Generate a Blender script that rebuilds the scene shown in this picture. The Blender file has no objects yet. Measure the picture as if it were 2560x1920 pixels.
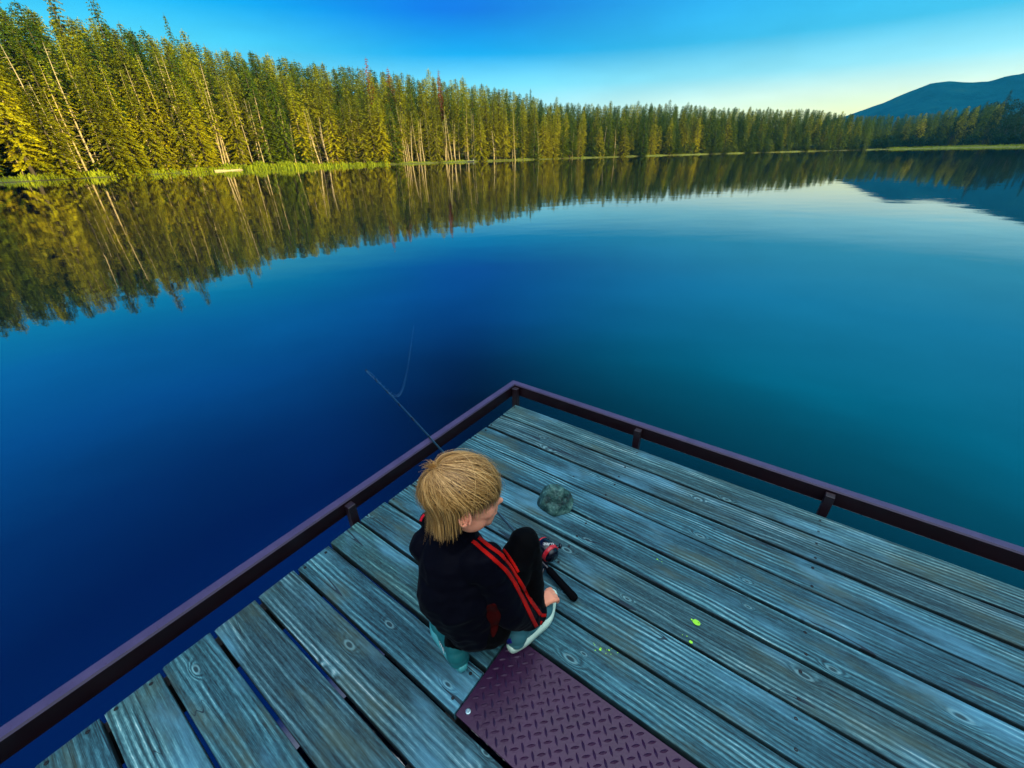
import bpy, math, random
import numpy as np
from mathutils import Vector, Matrix, noise
from mathutils.bvhtree import BVHTree
random.seed(7); np.random.seed(7)
S = bpy.context.scene
COL = S.collection
R = math.radians

# ---------------------------------------------------------------- camera
CAMZ = 1.42
F_PX = 1040.0
PITCH, ROLLM = R(28.97), -0.0228
fwd = Vector((0, math.cos(PITCH), -math.sin(PITCH)))
up0 = Vector((0, math.sin(PITCH), math.cos(PITCH)))
rt0 = Vector((1, 0, 0))
_n = math.hypot(1, ROLLM)
camX = (rt0 * 1 + up0 * ROLLM) / _n
camY = (rt0 * -ROLLM + up0 * 1) / _n
cd = bpy.data.cameras.new('camera')
cam = bpy.data.objects.new('camera', cd)
COL.objects.link(cam)
cd.sensor_width = 36
cd.lens = F_PX / 2560 * 36
cd.clip_start = 0.02
cd.clip_end = 20000
m = Matrix((camX, camY, -fwd)).transposed().to_4x4()
m.translation = Vector((0, 0, CAMZ))
cam.matrix_world = m
S.camera = cam

# ---------------------------------------------------------------- sun, sky, exposure
SUN_AZ, SUN_EL = R(118), R(7.5)
sd = Vector((math.sin(SUN_AZ) * math.cos(SUN_EL), math.cos(SUN_AZ) * math.cos(SUN_EL), math.sin(SUN_EL)))
sl = bpy.data.lights.new('sun', 'SUN')
sl.energy = 5.0; sl.angle = R(0.5); sl.color = (1.0, 0.85, 0.34)
so = bpy.data.objects.new('sun', sl); COL.objects.link(so)
so.rotation_euler = (-sd).to_track_quat('-Z', 'Y').to_euler()

W = bpy.data.worlds.new('World'); S.world = W; W.use_nodes = True
S.view_settings.view_transform = 'Standard'; S.view_settings.look = 'None'
S.view_settings.exposure = .8; S.view_settings.gamma = 1


class NT:
    """tiny node-tree helper"""
    def __init__(s, tree): s.t = tree; s.n = tree.nodes; s.l = tree.links
    def new(s, typ, ins=None, **kw):
        nd = s.n.new(typ)
        for k, v in kw.items(): setattr(nd, k, v)
        for k, v in (ins or {}).items(): s.put(nd, k, v)
        return nd
    def put(s, nd, k, v):
        sock = nd.inputs[k]
        if isinstance(v, bpy.types.NodeSocket): s.l.new(v, sock)
        elif isinstance(v, bpy.types.Node): s.l.new(v.outputs[0], sock)
        else: sock.default_value = v
    def math(s, op, a, b=None, c=None, clamp=False):
        nd = s.n.new('ShaderNodeMath'); nd.operation = op; nd.use_clamp = clamp
        for i, v in enumerate((a, b, c)):
            if v is not None: s.put(nd, i, v)
        return nd.outputs[0]
    def vmath(s, op, a, b=None):
        nd = s.n.new('ShaderNodeVectorMath'); nd.operation = op
        s.put(nd, 0, a)
        if b is not None: s.put(nd, 1, b)
        return nd.outputs['Value'] if op in ('DOT_PRODUCT', 'LENGTH') else nd.outputs[0]
    def ramp(s, fac, stops, interp='LINEAR'):
        nd = s.n.new('ShaderNodeValToRGB'); cr = nd.color_ramp; cr.interpolation = interp
        while len(cr.elements) < len(stops): cr.elements.new(0.5)
        for e, (p, c) in zip(cr.elements, stops):
            e.position = p; e.color = (*c, 1) if len(c) == 3 else c
        s.put(nd, 0, fac); return nd.outputs[0]
    def mix(s, f, a, b, blend='MIX'):
        nd = s.n.new('ShaderNodeMix'); nd.data_type = 'RGBA'; nd.blend_type = blend
        s.put(nd, 0, f); s.put(nd, 6, a); s.put(nd, 7, b); return nd.outputs[2]
    def mr(s, v, a, b, c=0, d=1, smooth=True):
        nd = s.n.new('ShaderNodeMapRange'); nd.interpolation_type = 'SMOOTHSTEP' if smooth else 'LINEAR'
        s.put(nd, 0, v)
        for i, q in enumerate((a, b, c, d)): s.put(nd, i + 1, q)
        return nd.outputs[0]
    def xyz(s, v):
        nd = s.n.new('ShaderNodeSeparateXYZ'); s.put(nd, 0, v); return nd.outputs
    def comb(s, x, y, z=0.0):
        nd = s.n.new('ShaderNodeCombineXYZ')
        for i, q in enumerate((x, y, z)): s.put(nd, i, q)
        return nd.outputs[0]
    def noise(s, v, scale, detail=3, rough=.55, dist=0.0, dim='3D'):
        nd = s.n.new('ShaderNodeTexNoise'); nd.noise_dimensions = dim
        if v is not None: s.put(nd, 'Vector', v)
        s.put(nd, 'Scale', scale); s.put(nd, 'Detail', detail); s.put(nd, 'Roughness', rough); s.put(nd, 'Distortion', dist)
        return nd.outputs[0]


w = NT(W.node_tree); w.n.clear()
tc = w.new('ShaderNodeTexCoord').outputs['Generated']
X, Y, Z = w.xyz(tc)[:3]
hl = w.math('MAXIMUM', w.math('SQRT', w.math('ADD', w.math('MULTIPLY', X, X), w.math('MULTIPLY', Y, Y))), 1e-3)
GA = R(62)
g = w.math('ADD', w.math('MULTIPLY', w.math('DIVIDE', X, hl), math.sin(GA)), w.math('MULTIPLY', w.math('DIVIDE', Y, hl), math.cos(GA)))
glow = w.mr(g, 0.30, 1.0)
back = w.mr(w.math('DIVIDE', Y, hl), 0.25, -0.6)
el = w.math('MAXIMUM', Z, 0.0)
cold = w.ramp(el, [(0.0, (.42, .80, .90)), (.07, (.40, .90, 1.0)), (.12, (.20, .78, 1.0)), (.165, (0.0, .40, .88)), (.225, (0.0, .14, .72)), (.28, (.0, .17, .78)), (.35, (.0, .14, .66)), (.43, (.0, .045, .24)), (.52, (.0, .004, .04)), (.84, (.0, .02, .1)), (.97, (2.3, 2.7, 2.9))])
left = w.ramp(el, [(0.0, (.42, .80, .90)), (.17, (.08, .66, .92)), (.22, (.0, .46, .92)), (.28, (.0, .34, 1.0)), (.38, (.0, .22, .86)), (.5, (.0, .09, .50)), (.62, (.0, .04, .36)), (.84, (.0, .05, .4)), (.97, (2.3, 2.7, 2.9))])
wl = w.mr(w.math('ARCTAN2', X, Y), -.03, -.62)
cold = w.mix(wl, cold, left)
warm = w.ramp(el, [(0.0, (1.25, 1.15, .40)), (.05, (1.15, 1.2, .60)), (.08, (.90, 1.10, .85)), (.115, (.36, .84, .95)), (.165, (.06, .52, .80)), (.26, (.02, .54, 1.0)), (.42, (.0, .50, .86)), (.5, (.0, .28, .46)), (.62, (.0, .10, .16)), (.97, (2.3, 2.7, 2.9))])
colr = w.mix(glow, cold, warm)
rear = w.ramp(el, [(0.0, (.3, .3, .3)), (.35, (.3, .36, .38)), (.6, (.9, 1.1, 1.2)), (.97, (2.6, 3.0, 3.2))])
colr = w.mix(back, colr, rear)
nis = w.new('ShaderNodeTexSky', sky_type='NISHITA', sun_disc=False, sun_elevation=SUN_EL, sun_rotation=SUN_AZ, ozone_density=3.0)
nsc = w.vmath('SCALE', nis.outputs[0]); nsc.node.inputs['Scale'].default_value = 0.08
tot = w.mix(0.06, colr, nsc)
veil = w.noise(w.comb(X, Y, w.math('MULTIPLY', Z, 4.0)), 3.0, 4, .55)
vf = w.vmath('SCALE', tot); w.put(vf.node, 'Scale', w.mr(veil, .3, .7, .93, 1.07)); tot = vf
# very soft uneven veils in the upper air
bg = w.new('ShaderNodeBackground', {'Color': tot, 'Strength': .66})
w.new('ShaderNodeOutputWorld', {'Surface': bg})


def P3(px, py, z):
    """world point on the horizontal plane z seen at a given place of the photograph (used once, to survey the real positions)"""
    v = rayd(px, py); t = (z - CAMZ) / v.z
    return Vector((0, 0, CAMZ)) + v * t
def rayd(px, py):
    return camX * (px - 1280) - camY * (py - 960) + fwd * F_PX


# ---------------------------------------------------------------- builders
def tag(o, label=None, cat=None, group=None, kind=None):
    if label: o['label'] = label
    if cat: o['category'] = cat
    if group: o['group'] = group
    if kind: o['kind'] = kind
    return o
def empty(name, loc=(0, 0, 0), rz=0):
    o = bpy.data.objects.new(name, None); COL.objects.link(o); o.location = loc; o.rotation_euler = (0, 0, rz)
    o.empty_display_size = .2
    return o
def obj(name, me, parent=None, mat=None):
    if mat is not None:
        me.materials.clear(); me.materials.append(mat)
    o = bpy.data.objects.new(name, me); COL.objects.link(o)
    if parent: o.parent = parent
    return o
def mesh(name, v, f, smooth=False):
    me = bpy.data.meshes.new(name)
    me.from_pydata([tuple(p) for p in v], [], f)
    if smooth: me.polygons.foreach_set('use_smooth', [True] * len(me.polygons))
    me.update(); return me
def quads_mesh(name, verts, nper=4):
    """fast mesh of n separate polygons, verts = (N*nper,3) array"""
    verts = np.asarray(verts, dtype=np.float32).reshape(-1, 3)
    n = len(verts) // nper
    me = bpy.data.meshes.new(name)
    me.vertices.add(len(verts)); me.vertices.foreach_set('co', verts.ravel())
    me.loops.add(n * nper); me.loops.foreach_set('vertex_index', np.arange(n * nper, dtype=np.int32))
    me.polygons.add(n); me.polygons.foreach_set('loop_start', np.arange(0, n * nper, nper, dtype=np.int32))
    me.update(calc_edges=True); me.validate(); return me
def setattr_f(me, name, data, domain='POINT'):
    a = me.attributes.new(name, 'FLOAT', domain); a.data.foreach_set('value', np.asarray(data, dtype=np.float32))


class MB:
    """collects shapes into one mesh"""
    def __init__(s): s.v = []; s.f = []
    def add(s, v, f):
        o = len(s.v); s.v += [Vector(p) for p in v]; s.f += [tuple(i + o for i in q) for q in f]; return s
    def box(s, lo, hi, bev=0.0, M=None):
        (x0, y0, z0), (x1, y1, z1) = lo, hi
        if bev <= 0:
            v = [(x, y, z) for z in (z0, z1) for y in (y0, y1) for x in (x0, x1)]
            f = [(0, 2, 3, 1), (4, 5, 7, 6), (0, 1, 5, 4), (2, 6, 7, 3), (0, 4, 6, 2), (1, 3, 7, 5)]
        else:
            import bmesh
            bm = bmesh.new(); bmesh.ops.create_cube(bm, size=1)
            for q in bm.verts: q.co = Vector((x0 + (q.co.x + .5) * (x1 - x0), y0 + (q.co.y + .5) * (y1 - y0), z0 + (q.co.z + .5) * (z1 - z0)))
            bmesh.ops.bevel(bm, geom=bm.edges[:], offset=bev, segments=2, affect='EDGES', profile=.5)
            bm.verts.index_update(); v = [q.co.copy() for q in bm.verts]; f = [[q.index for q in p.verts] for p in bm.faces]; bm.free()
        if M is not None: v = [M @ Vector(p) for p in v]
        return s.add(v, f)
    def tube(s, pts, rad, n=8, cap=True):
        pts = [Vector(p) for p in pts]; k = len(pts)
        if not hasattr(rad, '__len__'): rad = [rad] * k
        v = []; f = []; ref = None
        for i, p in enumerate(pts):
            t = (pts[min(i + 1, k - 1)] - pts[max(i - 1, 0)])
            t = t.normalized() if t.length > 1e-9 else Vector((0, 0, 1))
            if ref is None: ref = t.orthogonal().normalized()
            ref = (ref - t * ref.dot(t)); ref = ref.normalized() if ref.length > 1e-6 else t.orthogonal().normalized()
            b = t.cross(ref)
            for j in range(n):
                a = 2 * math.pi * j / n
                v.append(p + (ref * math.cos(a) + b * math.sin(a)) * rad[i])
        for i in range(k - 1):
            for j in range(n):
                a = i * n + j; b_ = i * n + (j + 1) % n
                f.append((a, b_, b_ + n, a + n))
        if cap: f.append(tuple(range(n))[::-1]); f.append(tuple(range((k - 1) * n, k * n)))
        return s.add(v, f)
    def ball(s, c, r, seg=14, rings=9, M=None):
        if not hasattr(r, '__len__'): r = (r, r, r)
        v = []; f = []; c = Vector(c)
        for i in range(rings + 1):
            th = math.pi * i / rings
            for j in range(seg):
                ph = 2 * math.pi * j / seg
                p = Vector((math.sin(th) * math.cos(ph) * r[0], math.sin(th) * math.sin(ph) * r[1], math.cos(th) * r[2]))
                v.append((M @ p if M is not None else p) + c)
        for i in range(rings):
            for j in range(seg):
                a = i * seg + j; b = i * seg + (j + 1) % seg
                f.append((a, a + seg, b + seg, b))
        return s.add(v, f)
    def lathe(s, prof, n=24, M=None):
        v = []; f = []
        for (r_, h) in prof:
            for j in range(n):
                a = 2 * math.pi * j / n; v.append(Vector((r_ * math.cos(a), r_ * math.sin(a), h)))
        for i in range(len(prof) - 1):
            for j in range(n):
                a = i * n + j; b = i * n + (j + 1) % n; f.append((a, b, b + n, a + n))
        f.append(tuple(range(n))[::-1]); f.append(tuple(range((len(prof) - 1) * n, len(prof) * n)))
        if M is not None: v = [M @ p for p in v]
        return s.add(v, f)
    def build(s, name, mat, parent=None, smooth=False):
        return obj(name, mesh(name, s.v, s.f, smooth), parent, mat)


# ---------------------------------------------------------------- materials
def mat(name):
    mt = bpy.data.materials.new(name); mt.use_nodes = True
    t = NT(mt.node_tree); t.n.clear()
    out = t.new('ShaderNodeOutputMaterial'); bs = t.new('ShaderNodeBsdfPrincipled')
    t.l.new(bs.outputs[0], out.inputs['Surface'])
    return mt, t, bs, out
def simple(name, col, rough=.6, metal=0.0, spec=.5, var=.15, vscale=20, bump=0.0, bscale=200, sheen=0):
    mt, t, b, o = mat(name)
    co = t.new('ShaderNodeTexCoord').outputs['Object']
    nz = t.noise(co, vscale, 4)
    c = t.mix(nz, tuple(x * (1 - var) for x in col) + (1,), tuple(min(1, x * (1 + var)) for x in col) + (1,))
    t.put(b, 'Base Color', c); t.put(b, 'Roughness', t.mr(nz, 0, 1, max(0, rough - .08), min(1, rough + .08), False))
    t.put(b, 'Metallic', metal); t.put(b, 'Specular IOR Level', spec)
    if sheen: t.put(b, 'Sheen Weight', sheen)
    if bump:
        bn = t.new('ShaderNodeBump', {'Height': t.noise(co, bscale, 3), 'Strength': bump, 'Distance': .002})
        t.put(b, 'Normal', bn)
    return mt

def wood_mat():
    mt, t, b, o = mat('weathered deck wood')
    co = t.new('ShaderNodeTexCoord').outputs['Object']
    pid = t.new('ShaderNodeAttribute', attribute_name='pid').outputs['Fac']
    x, y, z = t.xyz(co)[:3]
    xo = t.math('ADD', x, t.math('MULTIPLY', pid, 37.7)); yo = t.math('ADD', y, t.math('MULTIPLY', pid, 1.37))
    P = t.comb(xo, yo)
    # knots
    vor = t.new('ShaderNodeTexVoronoi', {'Vector': t.comb(t.math('MULTIPLY', xo, 3.6), t.math('MULTIPLY', yo, 8.5)), 'Scale': 1.0, 'Randomness': 1.0}, voronoi_dimensions='2D')
    cr = t.xyz(vor.outputs['Color'])
    d = t.math('ADD', vor.outputs['Distance'], t.math('MULTIPLY', t.math('LESS_THAN', cr[0], .66), 5.0))
    ksz = t.mr(cr[1], 0, 1, .22, .55, False)
    d = t.math('DIVIDE', d, ksz)
    k = t.mr(d, .52, 0.06)                    # 1 in the knot, 0 away
    # grain coordinate
    wn = t.noise(t.comb(t.math('MULTIPLY', xo, 1.1), t.math('MULTIPLY', yo, 5)), 1.0, 2, .5)
    wn2 = t.noise(t.comb(t.math('MULTIPLY', xo, 5), t.math('MULTIPLY', yo, 22)), 1.0, 2, .5)
    gcoord = t.math('ADD', t.math('ADD', t.math('MULTIPLY', yo, 400), t.math('MULTIPLY', wn, 30)), t.math('MULTIPLY', wn2, 4))
    gcoord = t.math('ADD', gcoord, t.math('MULTIPLY', k, 13))
    lines = t.math('MULTIPLY_ADD', t.math('SINE', gcoord), .5, .5)
    lamp = t.noise(t.comb(t.math('MULTIPLY', xo, 1.6), t.math('MULTIPLY', yo, 16)), 1.0, 3, .6)
    fine = t.noise(t.comb(t.math('MULTIPLY', xo, 14), t.math('MULTIPLY', yo, 420)), 1.0, 3, .65)
    fine2 = t.noise(t.comb(t.math('MULTIPLY', xo, 60), t.math('MULTIPLY', yo, 190)), 1.0, 2, .6)
    streak = t.noise(t.comb(t.math('MULTIPLY', xo, 2.2), t.math('MULTIPLY', yo, 60)), 1.0, 3, .6)
    h = t.math('ADD', t.math('MULTIPLY', lines, t.mr(lamp, .35, .7, .05, .50)), t.math('ADD', t.math('MULTIPLY', fine, .85), t.math('ADD', t.math('MULTIPLY', streak, .55), t.math('MULTIPLY', fine2, .38))))
    h = t.mr(h, .74, 1.52, 0, 1, False)
    base = t.ramp(h, [(0, (.003, .015, .022)), (.28, (.017, .080, .097)), (.55, (.052, .185, .208)), (.8, (.14, .37, .38)), (1, (.42, .68, .66))])
    # plank to plank tint and broad stains
    tint = t.ramp(t.math('FRACT', t.math('MULTIPLY', pid, 7.31)), [(0, (.85, .88, .68)), (.3, (.66, .90, .95)), (.55, (1.15, 1.15, 1.02)), (.8, (.75, .72, .72)), (1, (.70, 1.0, .86))])
    base = t.mix(1.0, base, tint, 'MULTIPLY')
    st = t.noise(t.comb(t.math('MULTIPLY', xo, 3.0), t.math('MULTIPLY', yo, 8)), 1.0, 4, .6)
    base = t.mix(t.mr(st, .48, .74, 0, .75), base, (.045, .085, .055, 1))
    st2 = t.noise(t.comb(t.math('MULTIPLY', xo, 2.0), t.math('MULTIPLY', yo, 6), 4.0), 1.0, 4, .6)
    base = t.mix(t.mr(st2, .50, .75, 0, .5), base, (.10, .40, .52, 1))
    base = t.mix(1.0, base, (1.22, .95, 1.04, 1), 'MULTIPLY')
    # knots: dark heart, pale ring
    base = t.mix(t.math('MULTIPLY', t.mr(d, .115, .06), .85), base, (.012, .035, .045, 1))
    ring = t.math('MULTIPLY', t.mr(d, .10, .14), t.mr(d, .24, .16))
    base = t.mix(t.math('MULTIPLY', ring, .28), base, (.30, .58, .62, 1))
    # drying cracks along the grain
    cn = t.noise(t.comb(t.math('MULTIPLY', xo, .55), t.math('ADD', t.math('MULTIPLY', yo, 11), t.math('MULTIPLY', k, .1)), 9.0), 1.0, 2.0, .35)
    ca = t.math('ABSOLUTE', t.math('SUBTRACT', cn, .5))
    cw = t.mr(t.noise(t.comb(t.math('MULTIPLY', xo, 2.5), yo, 3.0), 1.0, 2), .42, .62, 0.0, .0065)
    crack = t.math('LESS_THAN', ca, cw)
    base = t.mix(t.math('MULTIPLY', crack, .88), base, (.006, .016, .03, 1))
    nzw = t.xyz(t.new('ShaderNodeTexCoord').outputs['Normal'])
    base = t.mix(t.mr(t.math('ABSOLUTE', nzw[1]), .75, .95, 0, .8), base, (.004, .010, .012, 1))   # plank sides painted dark to stand for shade in the gaps
    t.put(b, 'Base Color', base)
    t.put(b, 'Roughness', .72); t.put(b, 'Specular IOR Level', .35)
    hh = t.math('SUBTRACT', t.math('MULTIPLY', h, 1.0), t.math('MULTIPLY', crack, 1.5))
    t.put(b, 'Normal', t.new('ShaderNodeBump', {'Height': hh, 'Strength': .8, 'Distance': .0022}))
    return mt

def foliage_mat(name, stops, seed=0.0, sc=0.5, hue=.035):
    """leaf colour varies from tree to tree and from clump to clump"""
    mt, t, b, o = mat(name)
    co = t.new('ShaderNodeTexCoord').outputs['Object']
    oi = t.new('ShaderNodeObjectInfo')
    rnd = oi.outputs['Random']
    cv = t.new('ShaderNodeAttribute', attribute_name='cv').outputs['Fac']
    nz = t.noise(t.vmath('ADD', co, t.comb(t.math('MULTIPLY', rnd, 50), seed, 0.0)), sc, 3)
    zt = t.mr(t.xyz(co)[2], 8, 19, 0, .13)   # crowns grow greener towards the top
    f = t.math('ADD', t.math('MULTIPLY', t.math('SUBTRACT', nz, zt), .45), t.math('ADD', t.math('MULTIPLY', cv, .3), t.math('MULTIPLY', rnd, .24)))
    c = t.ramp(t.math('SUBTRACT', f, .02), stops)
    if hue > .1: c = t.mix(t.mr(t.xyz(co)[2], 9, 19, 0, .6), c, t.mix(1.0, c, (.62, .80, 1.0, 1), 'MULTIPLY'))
    t.put(b, 'Base Color', c); t.put(b, 'Roughness', .75); t.put(b, 'Specular IOR Level', .15)
    tr = t.new('ShaderNodeBsdfTranslucent', {'Color': c})
    mx = t.new('ShaderNodeMixShader', {0: .06, 1: b.outputs[0], 2: tr.outputs[0]})
    t.l.new(mx.outputs[0], o.inputs['Surface'])
    return mt
# ================================================================ THE LAKE, THE BANKS AND THE MOUNTAIN
WZ = -0.58
AZT = [-180, -150, -120, -95, -75, -60, -47, -43.7, -39.6, -35.5, -29.6, -17.3, -4.2, 11, 22, 32, 38.5, 43, 48, 56, 70, 85, 98, 115, 135, 160, 180]
DST = [22, 25, 42, 62, 74, 82, 90, 95, 101, 109, 121, 134, 150, 188, 228, 280, 325, 345, 330, 290, 220, 150, 104, 62, 34, 24, 22]
def lerp(t, xs, ys): return float(np.interp(t, xs, ys))
def shoreD(az):
    d = lerp(az, AZT, DST)
    return d + 1.6 * noise.noise(Vector((az * .11, 3.3, 0))) * d / 100 + .5 * noise.noise(Vector((az * .6, 7.3, 0))) * d / 100
def ground_h(az, off):
    """height of the land at a given distance behind the waterline"""
    if off <= 0: return WZ - min(1.6, -off * .35) - .02
    h = WZ + .30 * min(1, off / 1.2)
    s = lerp(az, [-180, -120, -90, -40, 0, 30, 38, 44, 60, 80, 95, 112, 140, 180], [.10, .10, .06, .05, .045, .03, .012, .012, .02, .04, .10, .17, .15, .10])
    o2 = max(0, off - 3)
    h += s * o2 if o2 < 120 else s * 120 + s * .25 * (o2 - 120)
    h += .25 * noise.noise(Vector((math.cos(R(az)) * off * .3, math.sin(R(az)) * 30, off * .2))) * min(1, off / 4)
    return h
def pol(az, r, z=0): return Vector((math.sin(R(az)) * r, math.cos(R(az)) * r, z))

offs = [-60, -20, -8, -4, -2, -1, -.4, 0.05, .5, 1.2, 2.4, 4, 7, 11, 16, 24, 35, 50, 75, 110, 160, 260, 450, 800, 1500]
azs = [-180 + 1.0 * i for i in range(360)]
v = []; f = []; off_attr = []
for a in azs:
    D = shoreD(a)
    for o in offs:
        r = max(3.0, D + o) if o > -60 else 3.0
        v.append(pol(a, r, ground_h(a, o) if o > -60 else WZ - 1.8)); off_attr.append(o)
nO = len(offs)
for i in range(360):
    for j in range(nO - 1):
        a = i * nO + j; b = ((i + 1) % 360) * nO + j
        f.append((a, a + 1, b + 1, b))
f.append(tuple(i * nO for i in range(360)))
me = mesh('ground', v, f, True); setattr_f(me, 'off', off_attr)
gm, t, b, o = mat('forest floor and grassy bank')
offn = t.new('ShaderNodeAttribute', attribute_name='off').outputs['Fac']
co = t.new('ShaderNodeTexCoord').outputs['Object']
n1 = t.noise(co, .8, 5); n2 = t.noise(co, 6, 4)
gr = t.ramp(n1, [(.3, (.10, .14, .015)), (.5, (.22, .24, .02)), (.7, (.16, .22, .02))])
fl = t.ramp(n2, [(.3, (.02, .018, .008)), (.7, (.06, .05, .018))])
mud = (.10, .08, .03, 1)
c = t.mix(t.mr(offn, 2.5, 9), gr, fl)
c = t.mix(t.mr(offn, .6, .1), c, mud)
t.put(b, 'Base Color', c); t.put(b, 'Roughness', .9)
tag(obj('ground', me, None, gm), kind='structure')

# water: one sheet reaching just under the banks
v = [pol(a, shoreD(a) + 2.0, WZ) for a in azs]
me = mesh('lake_water', v, [tuple(range(360))[::-1]])
wm, t, b, o = mat('still lake water')
co = t.new('ShaderNodeTexCoord').outputs['Object']
xx, yy, zz = t.xyz(co)[:3]
broad = t.noise(co, .045, 3, .5)
t.put(b, 'Base Color', (.0, .002, .013, 1)); t.put(b, 'Roughness', .008); t.put(b, 'IOR', 2.5)
# long soft undulations plus a few fine ripples where a breath of wind touches the water
rx = t.comb(t.math('MULTIPLY', xx, 1.0), t.math('MULTIPLY', yy, 1.6))
r1 = t.noise(rx, .55, 2, .4)
r2 = t.noise(rx, 3.2, 2, .5)
r3 = t.noise(rx, 14, 2, .5)
patch = t.mr(broad, .42, .60)
hgt = t.math('ADD', t.math('MULTIPLY', r1, 1.0), t.math('ADD', t.math('MULTIPLY', r2, t.math('MULTIPLY_ADD', patch, .16, .05)), t.math('MULTIPLY', r3, .03)))
t.put(b, 'Normal', t.new('ShaderNodeBump', {'Height': hgt, 'Strength': 1.0, 'Distance': .0035}))
water = tag(obj('lake_water', me, None, wm), kind='structure')

# mountain: ridge surveyed from its outline, with spurs and a real depth of a kilometre
ridge = [(2040, 300), (2120, 279), (2168, 263), (2213, 246), (2246, 231), (2288, 215), (2333, 197), (2383, 192), (2431, 195), (2479, 191), (2526, 178), (2560, 172)]
ra = []; rh = []
MD = 1000.0
for p in ridge:
    q = rayd(*p); ra.append(math.degrees(math.atan2(q.x, q.y))); rh.append(MD * q.z / math.hypot(q.x, q.y))
ra += [50, 56, 64, 74, 84]; rh += [109, 130, 122, 81, 22]
ra = [26] + ra; rh = [4] + rh
rads = np.linspace(-480, 480, 61)
v = []; f = []
na = 150
for i in range(na):
    a = 26 + (86 - 26) * i / (na - 1)
    H = float(np.interp(a, ra, rh))
    for q in rads:
        base = max(0.0, 1 - abs(q) / 480) ** 1.15
        p = pol(a, MD + q)
        nn = noise.fractal(Vector((p.x * .006, p.y * .006, 1.7)), 1.0, 2.1, 5)
        wgt = min(1, abs(q) / 120)
        z = H * base * (1 + .30 * nn * wgt) + 1.2 * noise.noise(Vector((p.x * .05, p.y * .05, 0)))
        v.append(Vector((p.x, p.y, z - 4)))
nr = len(rads)
for i in range(na - 1):
    for j in range(nr - 1):
        a = i * nr + j; f.append((a, a + 1, a + nr + 1, a + nr))
mm, t, b, o = mat('wooded mountainside')
co = t.new('ShaderNodeTexCoord').outputs['Object']
t.put(b, 'Base Color', t.ramp(t.noise(co, .03, 8, .65), [(.35, (.002, .065, .11)), (.55, (.004, .085, .13)), (.72, (.015, .10, .12))])); t.put(b, 'Roughness', 1.0); t.put(b, 'Specular IOR Level', 0.0)  # blue of distant haze is mixed into the forest's base colour
t.put(b, 'Normal', t.new('ShaderNodeBump', {'Height': t.noise(co, .3, 3), 'Strength': 1, 'Distance': 3.0}))
tag(obj('mountain', mesh('mountain', v, f, True), None, mm), kind='structure')

# ================================================================ TREES
M_bark = simple('grey brown bark', (.10, .075, .05), .9, vscale=3, var=.4)
M_pale = simple('pale sunbleached bark', (.62, .46, .26), .85, vscale=3, var=.3)
GOLD = [(.10, (.04, .05, .001)), (.35, (.20, .19, .001)), (.6, (.54, .47, .002)), (.85, (.82, .64, .005))]
GREEN = [(.10, (.015, .035, .001)), (.4, (.07, .12, .001)), (.7, (.22, .26, .002)), (.9, (.42, .40, .005))]
DARK = [(.1, (.004, .018, .002)), (.5, (.014, .045, .004)), (.9, (.035, .08, .006))]
RUST = [(.1, (.13, .03, .006)), (.5, (.32, .07, .010)), (.9, (.42, .11, .015))]
LIME = [(.1, (.03, .05, .004)), (.5, (.12, .15, .008)), (.9, (.24, .24, .012))]
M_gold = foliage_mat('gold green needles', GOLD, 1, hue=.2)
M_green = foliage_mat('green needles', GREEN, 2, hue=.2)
M_dark = foliage_mat('deep green leaves', DARK, 3)
M_rust = foliage_mat('rust red dying needles', RUST, 4)
M_lime = foliage_mat('yellow green willow leaves', LIME, 5, 1.2)

def cards(pos, dirs, ln, wd, rng, droop=.25):
    """kite shaped sprays: pos (n,3), dirs (n,3) unit, lengths, widths -> (n*4,3)"""
    n = len(pos)
    up = np.tile([0, 0, 1.0], (n, 1)) + rng.normal(0, .45, (n, 3))
    side = np.cross(dirs, up); side /= np.linalg.norm(side, axis=1)[:, None] + 1e-9
    ln = ln[:, None]; wd = wd[:, None]
    tip = pos + dirs * ln; tip[:, 2] -= (ln * droop)[:, 0]
    mid = pos + dirs * ln * .42
    q = np.stack([pos, mid - side * wd, tip, mid + side * wd], 1)
    return q.reshape(-1, 3)

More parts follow.
